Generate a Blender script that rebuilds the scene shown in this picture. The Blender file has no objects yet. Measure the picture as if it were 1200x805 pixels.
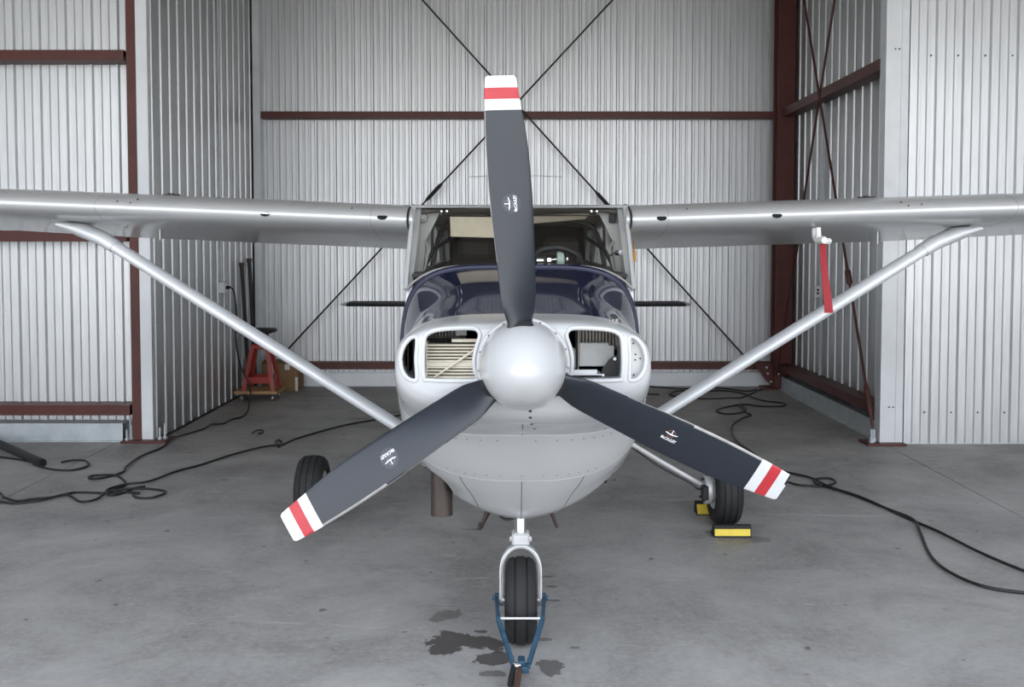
import bpy, bmesh, math, random
from mathutils import Vector, Matrix
from mathutils.bvhtree import BVHTree
from mathutils.geometry import tessellate_polygon
random.seed(4)
SC = bpy.context.scene
COL = SC.collection
R = math.radians

# ---------------------------------------------------------------- camera, sky, sun, exposure
cam = bpy.data.cameras.new('camera')
camo = bpy.data.objects.new('camera', cam)
COL.objects.link(camo)
cam.sensor_width = 36.0
cam.lens = 36.0 * 1150 / 1200
cam.shift_y = -59.5 / 1200
camo.location = (-0.03, 0.0, 1.73)
camo.rotation_euler = (R(90 - 2.6), 0, 0)
cam.clip_end = 300
SC.camera = camo

world = bpy.data.worlds.new('sky')
SC.world = world
world.use_nodes = True
wn, wl = world.node_tree.nodes, world.node_tree.links
wn.clear()
tc = wn.new('ShaderNodeTexCoord')
sx = wn.new('ShaderNodeSeparateXYZ')
rp = wn.new('ShaderNodeValToRGB')
rp.color_ramp.elements[0].position = 0.0
rp.color_ramp.elements[0].color = (0.98, 0.985, 1.0, 1)
rp.color_ramp.elements[1].position = 0.75
rp.color_ramp.elements[1].color = (0.74, 0.83, 0.97, 1)
bg = wn.new('ShaderNodeBackground')
bg.inputs[1].default_value = 1.0
wo = wn.new('ShaderNodeOutputWorld')
wl.new(tc.outputs['Generated'], sx.inputs[0])
wl.new(sx.outputs[2], rp.inputs[0])
wl.new(rp.outputs[0], bg.inputs[0])
wl.new(bg.outputs[0], wo.inputs[0])

sun = bpy.data.lights.new('sun', 'SUN')
sun.energy = 4.5
sun.color = (1.0, 0.93, 0.82)
sun.angle = R(0.6)
suno = bpy.data.objects.new('sun', sun)
suno.location = (4, 20, 18)
suno.rotation_euler = (R(-42), R(12), 0)      # high, from behind the hangar, onto the apron
COL.objects.link(suno)

SC.view_settings.view_transform = 'Standard'
SC.view_settings.look = 'None'
SC.view_settings.exposure = 1.88
SC.view_settings.gamma = 1.0
SC.view_settings.use_curve_mapping = False

# ---------------------------------------------------------------- materials
MATS = {}


def mat(name, col, rough=0.5, metal=0.0, spec=0.5, coat=0.0, coat_rough=0.05, vary=0.0, scale=4.0, stretch=(1, 1, 1),
        bump=0.0, bump_scale=30.0, rvary=0.0):
    m = bpy.data.materials.new(name)
    m.use_nodes = True
    n, l = m.node_tree.nodes, m.node_tree.links
    b = n['Principled BSDF']
    b.inputs['Base Color'].default_value = (*col, 1)
    b.inputs['Roughness'].default_value = rough
    b.inputs['Metallic'].default_value = metal
    b.inputs['Specular IOR Level'].default_value = spec
    b.inputs['Coat Weight'].default_value = coat
    b.inputs['Coat Roughness'].default_value = coat_rough
    t = n.new('ShaderNodeTexCoord')
    mp = n.new('ShaderNodeMapping')
    mp.inputs['Scale'].default_value = stretch
    l.new(t.outputs['Object'], mp.inputs[0])
    nz = n.new('ShaderNodeTexNoise')
    nz.inputs['Scale'].default_value = scale
    nz.inputs['Detail'].default_value = 6
    l.new(mp.outputs[0], nz.inputs['Vector'])
    if vary > 0:
        r = n.new('ShaderNodeValToRGB')
        r.color_ramp.elements[0].position = 0.3
        r.color_ramp.elements[1].position = 0.7
        r.color_ramp.elements[0].color = (*[c * (1 - vary) for c in col], 1)
        r.color_ramp.elements[1].color = (*[min(1, c * (1 + vary)) for c in col], 1)
        l.new(nz.outputs[0], r.inputs[0])
        l.new(r.outputs[0], b.inputs['Base Color'])
    if rvary > 0:
        mr = n.new('ShaderNodeMapRange')
        mr.inputs[1].default_value = 0.3
        mr.inputs[2].default_value = 0.7
        mr.inputs[3].default_value = max(0, rough - rvary)
        mr.inputs[4].default_value = min(1, rough + rvary)
        l.new(nz.outputs[0], mr.inputs[0])
        l.new(mr.outputs[0], b.inputs['Roughness'])
    if bump > 0:
        n2 = n.new('ShaderNodeTexNoise')
        n2.inputs['Scale'].default_value = bump_scale
        n2.inputs['Detail'].default_value = 4
        l.new(mp.outputs[0], n2.inputs['Vector'])
        bp = n.new('ShaderNodeBump')
        bp.inputs['Strength'].default_value = bump
        bp.inputs['Distance'].default_value = 0.01
        l.new(n2.outputs[0], bp.inputs['Height'])
        l.new(bp.outputs[0], b.inputs['Normal'])
    MATS[name] = m
    return m


M_sheet = mat('galvalume_sheet', (0.66, 0.675, 0.69), 0.42, 0.75, vary=0.06, scale=3, stretch=(8, 8, 0.6), bump=0.02, bump_scale=200)
M_sheet_shade = mat('shaded_sheet', (0.46, 0.47, 0.48), 0.40, 0.8, vary=0.06, scale=3, stretch=(8, 8, 0.6), bump=0.02, bump_scale=200)  # same sheet metal, shade of the bay side walls put into the colour
M_trim = mat('pale_steel_trim', (0.70, 0.73, 0.76), 0.45, 0.2, vary=0.05, scale=5)
M_galv = mat('galvanised_channel', (0.52, 0.57, 0.60), 0.45, 0.4, vary=0.10, scale=9)
M_red = mat('red_oxide_steel', (0.092, 0.022, 0.017), 0.5, vary=0.15, scale=6)
M_brown = mat('brown_oxide_rod', (0.07, 0.022, 0.018), 0.55, vary=0.2, scale=8)
M_black_rod = mat('black_rod', (0.018, 0.017, 0.018), 0.5, vary=0.2)
M_ceil = mat('ceiling_liner', (0.46, 0.43, 0.385), 0.7, vary=0.05)
M_slab_side = mat('joint_dark', (0.06, 0.06, 0.06), 0.9)
M_white = mat('white_paint', (0.51, 0.52, 0.53), 0.22, 0, 0.5, 0.5, 0.08, vary=0.03, scale=3)
M_blue = mat('navy_paint', (0.003, 0.007, 0.042), 0.05, 0, 0.36, vary=0.1, scale=3, bump=0.012, bump_scale=5)
M_stab = mat('dark_tail_paint', (0.012, 0.013, 0.018), 0.6)
M_wing = mat('silver_wing_paint', (0.56, 0.57, 0.58), 0.36, 0.35, 0.5, 0.45, 0.13, vary=0.03, scale=4, bump=0.10, bump_scale=11)
M_strut = mat('strut_paint', (0.68, 0.70, 0.72), 0.35, 0.15, 0.5, vary=0.04, scale=6)
M_slate = mat('blade_slate_paint', (0.014, 0.018, 0.026), 0.34, 0, 0.5, vary=0.12, scale=5, bump=0.03, bump_scale=120)
M_edge = mat('worn_blade_edge', (0.30, 0.29, 0.28), 0.4, 0.4, vary=0.2, scale=20)
M_tipw = mat('tip_white', (0.58, 0.59, 0.60), 0.4, vary=0.04, scale=20)
M_tipr = mat('tip_red', (0.42, 0.025, 0.035), 0.42, vary=0.08, scale=20)
M_decal = mat('decal_disc', (0.042, 0.049, 0.060), 0.45)
M_decald = mat('decal_disc_dark', (0.02, 0.022, 0.027), 0.45)
M_ringg = mat('decal_ring_grey', (0.16, 0.15, 0.17), 0.5)
M_ringo = mat('decal_ring_rust', (0.22, 0.09, 0.06), 0.5)
M_print = mat('decal_white', (0.85, 0.85, 0.86), 0.5)
M_rubber = mat('tyre_rubber', (0.014, 0.014, 0.015), 0.72, vary=0.25, scale=14, bump=0.1, bump_scale=80)
M_black = mat('black_plastic', (0.010, 0.010, 0.011), 0.55, vary=0.1)
M_dark = mat('dark_interior', (0.06, 0.052, 0.045), 0.8, vary=0.1)
M_head = mat('headliner_cloth', (0.30, 0.265, 0.225), 0.9, vary=0.08, scale=12)
M_post = mat('grey_interior_plastic', (0.36, 0.35, 0.34), 0.5, vary=0.04)
M_visor = mat('tan_visor', (0.46, 0.40, 0.31), 0.8, vary=0.05, scale=20)
M_chrome = mat('chrome', (0.75, 0.76, 0.78), 0.12, 1.0)
M_steel = mat('dull_steel', (0.42, 0.42, 0.42), 0.38, 0.9, vary=0.1, scale=15)
M_ally = mat('pale_alloy', (0.62, 0.63, 0.63), 0.42, 0.35, vary=0.08, scale=15)
M_exh = mat('exhaust_steel', (0.085, 0.068, 0.062), 0.42, 0.6, vary=0.2, scale=12, stretch=(1, 1, 0.3))
M_fin = mat('cooler_fin_cream', (0.62, 0.57, 0.46), 0.5, vary=0.08, scale=30)
M_cylfin = mat('cylinder_grey', (0.28, 0.26, 0.24), 0.6, 0.3, vary=0.25, scale=20)
M_baffle = mat('baffle_grey', (0.48, 0.49, 0.49), 0.55, 0.2, vary=0.08, scale=20)
M_towblue = mat('tow_bar_blue', (0.018, 0.060, 0.105), 0.45, vary=0.25, scale=25)
M_rust = mat('rusty_steel', (0.085, 0.045, 0.032), 0.65, 0.3, vary=0.3, scale=25)
M_cable = mat('cable_black', (0.010, 0.010, 0.011), 0.5, vary=0.1)
M_yellow = mat('chock_yellow', (0.72, 0.56, 0.06), 0.5, vary=0.06, scale=20)
M_redtape = mat('red_ribbon', (0.30, 0.006, 0.015), 0.6, vary=0.06, scale=12)
M_stoolred = mat('stool_red', (0.34, 0.03, 0.02), 0.4, vary=0.12, scale=10)
M_wood = mat('dolly_plywood', (0.42, 0.25, 0.11), 0.65, vary=0.15, scale=6, stretch=(1, 6, 6))
M_card = mat('cardboard', (0.26, 0.155, 0.08), 0.8, vary=0.08, scale=9)
M_tape = mat('white_tape', (0.7, 0.7, 0.68), 0.5)
M_orange = mat('orange_plastic', (0.48, 0.20, 0.015), 0.4)
M_earcup = mat('pale_green_cup', (0.33, 0.42, 0.37), 0.4)
M_boxgrey = mat('outlet_box_grey', (0.55, 0.58, 0.58), 0.45, 0.4)
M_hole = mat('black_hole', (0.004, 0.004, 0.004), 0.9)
M_spot = mat('fastener_dark', (0.06, 0.055, 0.05), 0.5, 0.4)
M_slot = mat('seam_dark', (0.10, 0.10, 0.10), 0.7)


def glass_mat():
    m = bpy.data.materials.new('windshield_acrylic')
    m.use_nodes = True
    n, l = m.node_tree.nodes, m.node_tree.links
    n.clear()
    o = n.new('ShaderNodeOutputMaterial')
    mx = n.new('ShaderNodeMixShader')
    f = n.new('ShaderNodeFresnel')
    ge = n.new('ShaderNodeNewGeometry')      # one sheet, same reflectance from either side
    ir = n.new('ShaderNodeMapRange')
    ir.inputs[3].default_value = 1.45
    ir.inputs[4].default_value = 1 / 1.45
    l.new(ge.outputs['Backfacing'], ir.inputs[0])
    l.new(ir.outputs[0], f.inputs[0])
    t = n.new('ShaderNodeBsdfTransparent')
    t.inputs[0].default_value = (0.90, 0.91, 0.90, 1)
    g = n.new('ShaderNodeBsdfGlossy')
    g.inputs['Roughness'].default_value = 0.02
    l.new(f.outputs[0], mx.inputs[0])
    l.new(t.outputs[0], mx.inputs[1])
    l.new(g.outputs[0], mx.inputs[2])
    l.new(mx.outputs[0], o.inputs[0])
    return m


M_glass = glass_mat()


def concrete():
    m = bpy.data.materials.new('worn_concrete')
    m.use_nodes = True
    n, l = m.node_tree.nodes, m.node_tree.links
    b = n['Principled BSDF']
    t = n.new('ShaderNodeTexCoord')

    def noise(s, d=8, rough=0.6, dist=0.0, stretch=None):
        z = n.new('ShaderNodeTexNoise')
        z.inputs['Scale'].default_value = s
        z.inputs['Detail'].default_value = d
        z.inputs['Roughness'].default_value = rough
        z.inputs['Distortion'].default_value = dist
        if stretch:
            q = n.new('ShaderNodeMapping')
            q.inputs['Scale'].default_value = stretch
            l.new(t.outputs['Object'], q.inputs[0])
            l.new(q.outputs[0], z.inputs['Vector'])
        else:
            l.new(t.outputs['Object'], z.inputs['Vector'])
        return z.outputs[0]

    def ramp(src, p0, p1, c0, c1):
        r = n.new('ShaderNodeValToRGB')
        r.color_ramp.elements[0].position = p0
        r.color_ramp.elements[1].position = p1
        r.color_ramp.elements[0].color = (*c0, 1)
        r.color_ramp.elements[1].color = (*c1, 1)
        l.new(src, r.inputs[0])
        return r.outputs[0]

    def mix(fac, a, bcol, k=1.0):
        x = n.new('ShaderNodeMix')
        x.data_type = 'RGBA'
        if k != 1.0:
            mm = n.new('ShaderNodeMath')
            mm.operation = 'MULTIPLY'
            mm.inputs[1].default_value = k
            l.new(fac, mm.inputs[0])
            fac = mm.outputs[0]
        l.new(fac, x.inputs[0])
        l.new(a, x.inputs[6])
        if isinstance(bcol, tuple):
            x.inputs[7].default_value = (*bcol, 1)
        else:
            l.new(bcol, x.inputs[7])
        return x.outputs[2]

    base = ramp(noise(1.1, 10, 0.72, 0.4), 0.36, 0.64, (0.20, 0.195, 0.189), (0.40, 0.392, 0.381))
    fine = ramp(noise(30, 6, 0.8), 0.38, 0.62, (0, 0, 0), (1, 1, 1))
    c = mix(fine, base, (0.44, 0.43, 0.42), 0.40)
    # long pale scuffs and grey smears
    sc = ramp(noise(2.2, 10, 0.72, 0.8, (0.55, 1.9, 1)), 0.60, 0.70, (0, 0, 0), (1, 1, 1))
    c = mix(sc, c, (0.56, 0.55, 0.535), 0.6)
    dk = ramp(noise(1.6, 8, 0.7, 1.2), 0.60, 0.78, (0, 0, 0), (1, 1, 1))
    c = mix(dk, c, (0.17, 0.165, 0.157), 0.6)
    sp = ramp(noise(9.0, 3, 0.5, 0.0), 0.70, 0.73, (0, 0, 0), (1, 1, 1))
    c = mix(sp, c, (0.075, 0.070, 0.068), 0.75)
    s2 = ramp(noise(14, 8, 0.75, 0.3, (0.5, 1.6, 1)), 0.60, 0.68, (0, 0, 0), (1, 1, 1))
    c = mix(s2, c, (0.58, 0.57, 0.555), 0.5)
    # oil stains: (x, y, half length x, half length y, strength)
    wob = noise(7.0, 6, 0.65, 0.4)
    for x, y, a, bb, k in [(-0.235, 4.23, 0.22, 0.13, 0.9), (-0.33, 4.55, 0.09, 0.13, 0.55), (-0.115, 4.06, 0.11, 0.075, 0.85),
                           (-0.17, 4.36, 0.05, 0.035, 0.8), (-0.10, 3.92, 0.06, 0.04, 0.6), (0.125, 3.98, 0.06, 0.10, 0.7),
                           (0.10, 4.27, 0.07, 0.025, 0.6), (0.24, 4.18, 0.035, 0.02, 0.6), (-0.29, 5.97, 0.12, 0.035, 0.6),
                           (0.17, 4.75, 0.05, 0.02, 0.7), (0.17, 4.95, 0.04, 0.02, 0.7), (0.155, 5.1, 0.05, 0.02, 0.6),
                           (-1.6, 9.9, 0.16, 0.05, 0.5), (-1.25, 10.3, 0.2, 0.05, 0.45), (1.35, 5.75, 0.22, 0.08, 0.35)]:
        q = n.new('ShaderNodeVectorMath')
        q.operation = 'SUBTRACT'
        q.inputs[1].default_value = (x, y, 0)
        l.new(t.outputs['Object'], q.inputs[0])
        s = n.new('ShaderNodeVectorMath')
        s.operation = 'MULTIPLY'
        s.inputs[1].default_value = (1 / a, 1 / bb, 0)
        l.new(q.outputs[0], s.inputs[0])
        ln = n.new('ShaderNodeVectorMath')
        ln.operation = 'LENGTH'
        l.new(s.outputs[0], ln.inputs[0])
        ad = n.new('ShaderNodeMath')
        ad.operation = 'MULTIPLY_ADD'
        ad.inputs[1].default_value = -2.6
        ad.inputs[2].default_value = 1.55
        l.new(wob, ad.inputs[0])
        sb = n.new('ShaderNodeMath')
        sb.operation = 'ADD'
        l.new(ln.outputs['Value'], sb.inputs[0])
        l.new(ad.outputs[0], sb.inputs[1])
        msk = ramp(sb.outputs[0], 0.95, 1.25, (1, 1, 1), (0, 0, 0))
        c = mix(msk, c, (0.055, 0.048, 0.045), k)
    l.new(c, b.inputs['Base Color'])
    rr = n.new('ShaderNodeMapRange')
    rr.inputs[1].default_value = 0.3
    rr.inputs[2].default_value = 0.7
    rr.inputs[3].default_value = 0.42
    rr.inputs[4].default_value = 0.68
    l.new(noise(1.3, 6), rr.inputs[0])
    l.new(rr.outputs[0], b.inputs['Roughness'])
    b.inputs['Specular IOR Level'].default_value = 0.35
    bp = n.new('ShaderNodeBump')
    bp.inputs['Strength'].default_value = 0.12
    bp.inputs['Distance'].default_value = 0.01
    l.new(noise(60, 5, 0.7), bp.inputs['Height'])
    l.new(bp.outputs[0], b.inputs['Normal'])
    return m


M_conc = concrete()

# ---------------------------------------------------------------- mesh helpers


def box(bm, c, s, rot=None, bev=0.0):
    r = bmesh.ops.create_cube(bm, size=1.0)
    vs = r['verts']
    bmesh.ops.scale(bm, vec=s, verts=vs)
    if bev > 0:
        es = list({e for v in vs for e in v.link_edges})
        o = bmesh.ops.bevel(bm, geom=es, offset=bev, segments=1, affect='EDGES')
        vs = list({v for f in o['faces'] for v in f.verts} | {v for v in vs if v.is_valid})
    if rot is not None:
        bmesh.ops.rotate(bm, cent=(0, 0, 0), matrix=rot, verts=vs)
    bmesh.ops.translate(bm, vec=c, verts=vs)
    return vs


def bx(bm, a, b, bev=0.0):
    a, b = Vector(a), Vector(b)
    return box(bm, (a + b) / 2, [abs(q) for q in (b - a)], None, bev)


def loft(bm, rings, closed=True, caps=True, flip=False, mi=None):
    vr = [[bm.verts.new(p) for p in r] for r in rings]
    n = len(rings[0])
    for i in range(len(vr) - 1):
        for j in range(n if closed else n - 1):
            k = (j + 1) % n
            q = [vr[i][j], vr[i][k], vr[i + 1][k], vr[i + 1][j]]
            if flip:
                q.reverse()
            f = bm.faces.new(q)
            if mi:
                f.material_index = mi(i, j)
    if caps and closed:
        f = bm.faces.new(vr[0][::-1] if not flip else vr[0])
        if mi:
            f.material_index = mi(0, 0)
        f = bm.faces.new(vr[-1] if not flip else vr[-1][::-1])
        if mi:
            f.material_index = mi(len(vr) - 2, 0)
    return vr


def frame(d):
    d = d.normalized()
    up = Vector((0, 0, 1)) if abs(d.z) < 0.95 else Vector((0, 1, 0))
    a = d.cross(up).normalized()
    return a, a.cross(d).normalized()


def tube(bm, pts, r, n=8, closed=False, ends=True):
    pts = [Vector(p) for p in pts]
    m = len(pts)
    rs = r if isinstance(r, (list, tuple)) else [r] * m
    a = None
    rings = []
    for i, p in enumerate(pts):
        if closed:
            d = pts[(i + 1) % m] - pts[i - 1]
        else:
            d = pts[min(i + 1, m - 1)] - pts[max(i - 1, 0)]
        d.normalize()
        if a is None:
            a, b = frame(d)
        else:
            a = (a - d * a.dot(d)).normalized()
            b = a.cross(d).normalized()
        rings.append([p + rs[i] * (math.cos(2 * math.pi * k / n) * a + math.sin(2 * math.pi * k / n) * b) for k in range(n)])
    if closed:
        rings.append(rings[0])
        loft(bm, rings, True, False)
    else:
        loft(bm, rings, True, ends)


def cyl(bm, p0, p1, r0, r1=None, n=16):
    tube(bm, [p0, p1], [r0, r0 if r1 is None else r1], n)


def lathe(bm, axis_o, axis_d, prof, n=40, caps=True):
    """prof: list of (distance along the axis, radius)"""
    o, d = Vector(axis_o), Vector(axis_d).normalized()
    a, b = frame(d)
    rings = [[o + d * s + max(r, 1e-4) * (math.cos(2 * math.pi * k / n) * a + math.sin(2 * math.pi * k / n) * b) for k in range(n)] for s, r in prof]
    loft(bm, rings, True, caps)


def crom(pts, sub=8, closed=False):
    P = [Vector(p) for p in pts]
    m = len(P)
    out = []
    for i in range(m if closed else m - 1):
        if closed:
            p0, p1, p2, p3 = P[i - 1], P[i], P[(i + 1) % m], P[(i + 2) % m]
        else:
            p0, p1, p2, p3 = P[max(i - 1, 0)], P[i], P[i + 1], P[min(i + 2, m - 1)]
        for k in range(sub):
            t = k / sub
            out.append(0.5 * ((2 * p1) + (p2 - p0) * t + (2 * p0 - 5 * p1 + 4 * p2 - p3) * t * t + (3 * p1 - p0 - 3 * p2 + p3) * t ** 3))
    if not closed:
        out.append(P[-1])
    return out


def plate(bm, outer, holes, to3, th):
    """flat plate with holes; outer/holes in 2D, to3(u, v, w) to 3D, thickness th along w"""
    loops = [outer] + holes
    flat = [p for lp in loops for p in lp]
    tris = tessellate_polygon([[Vector((p[0], p[1], 0)) for p in lp] for lp in loops])
    va = [bm.verts.new(to3(p[0], p[1], 0)) for p in flat]
    vb = [bm.verts.new(to3(p[0], p[1], th)) for p in flat]
    for t in tris:
        bm.faces.new([va[i] for i in t])
        bm.faces.new([vb[i] for i in reversed(t)])
    s = 0
    for lp in loops:
        k = len(lp)
        for i in range(k):
            j = (i + 1) % k
            bm.faces.new([va[s + i], va[s + j], vb[s + j], vb[s + i]])
        s += k
    bmesh.ops.recalc_face_normals(bm, faces=bm.faces)


def finish(name, bm, mats, smooth=35, recalc=True):
    if recalc:
        bmesh.ops.recalc_face_normals(bm, faces=bm.faces)
    me = bpy.data.meshes.new(name)
    bm.to_mesh(me)
    bm.free()
    for m in (mats if isinstance(mats, (list, tuple)) else [mats]):
        me.materials.append(m)
    if smooth:
        me.polygons.foreach_set('use_smooth', [True] * len(me.polygons))
        me.set_sharp_from_angle(angle=R(smooth))
    return me


def obj(name, bm, mats, parent=None, smooth=35, label=None, recalc=True):
    """bm holds world coordinates; the object sits under its parent without moving"""
    me = finish(name, bm, mats, smooth, recalc)
    o = bpy.data.objects.new(name, me)
    COL.objects.link(o)
    if parent is not None:
        o.parent = parent
        off = Vector((0, 0, 0))
        q = parent
        while q is not None:
            off += q.location
            q = q.parent
        if off.length > 0:
            me.transform(Matrix.Translation(-off))
    if label:
        o['label'] = label
    return o


def tag(o, label, cat, group=None):
    o['label'] = label
    o['category'] = cat
    if group:
        o['group'] = group
    return o


def thing(name, loc, label, cat, group=None):
    o = bpy.data.objects.new(name, None)
    o.empty_display_size = 0.1
    COL.objects.link(o)
    o.location = loc
    return tag(o, label, cat, group)


def struct(name, bm, m, smooth=35):
    o = obj(name, bm, m, None, smooth)
    o['kind'] = 'structure'
    return o


def NB():
    return bmesh.new()


def boolean_cut(o, cutter_bm):
    me = finish('cutter', cutter_bm, o.data.materials[0] if o.data.materials else M_hole, 0)
    c = bpy.data.objects.new('cutter', me)
    COL.objects.link(c)
    md = o.modifiers.new('cut', 'BOOLEAN')
    md.object = c
    md.operation = 'DIFFERENCE'
    md.solver = 'EXACT'
    bpy.context.view_layer.update()
    dg = bpy.context.evaluated_depsgraph_get()
    new = bpy.data.meshes.new_from_object(o.evaluated_get(dg))
    o.modifiers.clear()
    o.data = new
    bpy.data.objects.remove(c)
    new.polygons.foreach_set('use_smooth', [True] * len(new.polygons))
    new.set_sharp_from_angle(angle=R(35))


# ---------------------------------------------------------------- setting: floor slabs
bm = NB()
bx(bm, (-7.5, -30, -0.40), (7.5, 13.0, -0.12))
floor = struct('floor', bm, M_slab_side, 0)
XS = [-7.0, -3.545, 3.256, 7.0]
YS = [1.6, 5.764, 8.361, 12.6]
for i in range(3):
    for j in range(3):
        bm = NB()
        g, h = 0.004, 0.0010
        bx(bm, (XS[i] + g, YS[j] + h, -0.12), (XS[i + 1] - g, YS[j + 1] - h, 0.0))
        obj('concrete_slab', bm, M_conc, floor, 0)
bm = NB()
bx(bm, (-30, -45, -0.14), (30, 1.59, -0.004))
struct('apron', bm, mat('apron_concrete', (0.36, 0.35, 0.32), 0.8, vary=0.1, scale=1), 0)

# ---------------------------------------------------------------- setting: ribbed sheet walls
PITCH = 0.235
SW = 4 * PITCH
TOP = 5.2


def rib_profile(minor=True):
    pts = []
    for k in range(4):
        o = k * PITCH
        if not minor:
            pts += [(o, 0.0), (o + 0.007, 0.015), (o + 0.020, 0.015), (o + 0.027, 0.0)]
        else:
            pts += [(o, 0.0), (o + 0.012, 0.026), (o + 0.032, 0.026), (o + 0.044, 0.0)]
            pts += [(o + 0.086, 0.0), (o + 0.094, 0.013), (o + 0.110, 0.013), (o + 0.118, 0.0),
                    (o + 0.160, 0.0), (o + 0.168, 0.013), (o + 0.184, 0.013), (o + 0.192, 0.0)]
    pts.append((SW, 0.0))
    return pts


def sheet_mesh(width=SW, minor=True):
    bm = NB()
    prof = []
    for i, (a, b) in enumerate(rib_profile(minor)):
        if a > width:
            break
        prof.append((a, b))
    if prof[-1][0] < width:
        prof.append((width, prof[-1][1]))
    lo = [bm.verts.new((a, -b, 0)) for a, b in prof]
    hi = [bm.verts.new((a, -b, TOP)) for a, b in prof]
    for i in range(len(prof) - 1):
        bm.faces.new([lo[i], lo[i + 1], hi[i + 1], hi[i]])
    return finish('sheet', bm, M_sheet if minor else M_sheet_shade, 0)


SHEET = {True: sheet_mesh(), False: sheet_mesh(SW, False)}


def sheets(parent, p0, ang, length, z0=0.012, minor=True):
    n = int(length // SW)
    for k in range(n + 1):
        w = SW if k < n else length - n * SW
        if w < 0.02:
            continue
        me = SHEET[minor] if k < n else sheet_mesh(w, minor)
        o = bpy.data.objects.new('wall_sheet', me)
        COL.objects.link(o)
        o.parent = parent
        o.location = (p0[0] + k * SW * math.cos(ang), p0[1] + k * SW * math.sin(ang), z0 + (0.001 if k % 2 else 0))
        o.rotation_euler = (0, 0, ang)


def wall(name, a, b):
    bm = NB()
    bx(bm, a, b)
    return struct(name, bm, M_sheet, 0)


def girt(parent, x0, x1, y, depth, z0, z1, m=M_red, name='girt', along='x'):
    """C-section: web towards the viewer, flanges running back to the sheet. y: web face"""
    t = 0.006
    lip = 0.02
    sec = [(0, z0), (depth, z0), (depth, z0 + lip), (depth - t, z0 + lip), (depth - t, z0 + t), (t, z0 + t),
           (t, z1 - t), (depth - t, z1 - t), (depth - t, z1 - lip), (depth, z1 - lip), (depth, z1), (0, z1)]
    bm = NB()
    if along == 'x':
        r = [[(x, y + u, v) for u, v in sec] for x in (x0, x1)]
    else:
        r = [[(y + u, x, v) for u, v in sec] for x in (x0, x1)]
    loft(bm, r)
    return obj(name, bm, m, parent, 0)


# back wall
wall_back = wall('wall_back', (-3.4, 12.325, 0), (3.6, 12.40, TOP))
sheets(wall_back, (-3.2, 12.32), 0.0, 6.66)
girt(wall_back, -3.12, 3.205, 12.16, 0.135, 3.327, 3.411)
girt(wall_back, -3.12, 3.205, 12.16, 0.135, 0.222, 0.312)
bm = NB()
bx(bm, (-3.12, 12.255, 0.0), (3.2, 12.30, 0.172))
bx(bm, (-3.12, 12.235, 0.0), (3.2, 12.256, 0.010))
obj('base_flashing', bm, M_trim, wall_back, 0)
bm = NB()
bx(bm, (-3.212, 12.13, 0), (-3.125, 12.15, TOP), 0.003)
bx(bm, (-3.13, 12.15, 0), (-3.125, 12.32, TOP))
obj('corner_trim', bm, M_trim, wall_back, 0)

# column in the right rear corner (H section) with base plate, gusset and bolts
bm = NB()
bx(bm, (3.19, 11.98, 0.0), (3.40, 11.993, TOP))
bx(bm, (3.19, 12.17, 0.0), (3.40, 12.183, TOP))
bx(bm, (3.29, 11.99, 0.0), (3.302, 12.175, TOP))
col = obj('column', bm, M_red, wall_back, 0)
bm = NB()
bx(bm, (3.06, 11.93, 0.0), (3.42, 12.22, 0.018))
obj('base_plate', bm, M_red, col, 0)
bm = NB()
g2 = [(2.95, 0.312), (3.19, 0.312), (3.19, 0.02), (3.10, 0.10)]
plate(bm, g2, [], lambda u, v, w: (u, 12.02 + w, v), 0.012)
obj('gusset', bm, M_red, col, 0)
for x, z in ((3.10, 0.265), (3.115, 0.19), (3.155, 0.09), (3.235, 0.19), (3.30, 0.22), (3.33, 0.15)):
    bm = NB()
    cyl(bm, (x, 12.02 if x < 3.19 else 11.98, z), (x, 12.0 if x < 3.19 else 11.962, z), 0.014, n=6)
    obj('bolt', bm, M_ally, col, 0)


def along(a, b, t):
    return Vector(a).lerp(Vector(b), t)


def brace(parent, a, b, r, m, turn=None, name='brace_rod'):
    bm = NB()
    cyl(bm, a, b, r, n=8)
    o = obj(name, bm, m, parent)
    for t, ln, rr in (turn or []):
        L = (Vector(b) - Vector(a)).length
        bm = NB()
        p = [along(a, b, t - ln / 2 / L), along(a, b, t - ln * 0.35 / L), along(a, b, t + ln * 0.35 / L), along(a, b, t + ln / 2 / L)]
        tube(bm, p, [r * 1.2, rr, rr, r * 1.2], 8)
        obj('turnbuckle', bm, m, o)
    return o


def ext(a, b, z):
    """point on the line a-b at height z"""
    a, b = Vector(a), Vector(b)
    return a + (b - a) * ((z - a.z) / (b.z - a.z))


A, B = (-1.121, 12.11, 4.749), (2.875, 12.11, 0.366)
A2 = ext(A, B, 5.15)
brace(wall_back, A2, B, 0.011, M_black_rod, [((5.15 - 2.314) / (5.15 - 0.366), 0.30, 0.024)])
A, B = (1.196, 12.085, 4.749), (-2.829, 12.085, 0.451)
A2 = ext(A, B, 5.15)
brace(wall_back, A2, B, 0.011, M_black_rod, [((5.15 - 2.419) / (5.15 - 0.451), 0.30, 0.024)])

# left wall of the tail bay
wall_left = wall('wall_left', (-3.32, 8.78, 0), (-3.245, 12.35, TOP))
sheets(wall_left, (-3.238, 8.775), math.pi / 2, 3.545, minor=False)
bm = NB()
bx(bm, (-3.336, 8.70, 0.022), (-3.234, 8.715, TOP), 0.002)
bx(bm, (-3.240, 8.70, 0.022), (-3.234, 8.79, TOP))
obj('corner_trim', bm, M_trim, wall_left, 0)
bm = NB()
bx(bm, (-3.236, 8.77, 0.0), (-3.205, 12.2, 0.012))
obj('base_seal', bm, M_black, wall_left, 0)

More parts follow.
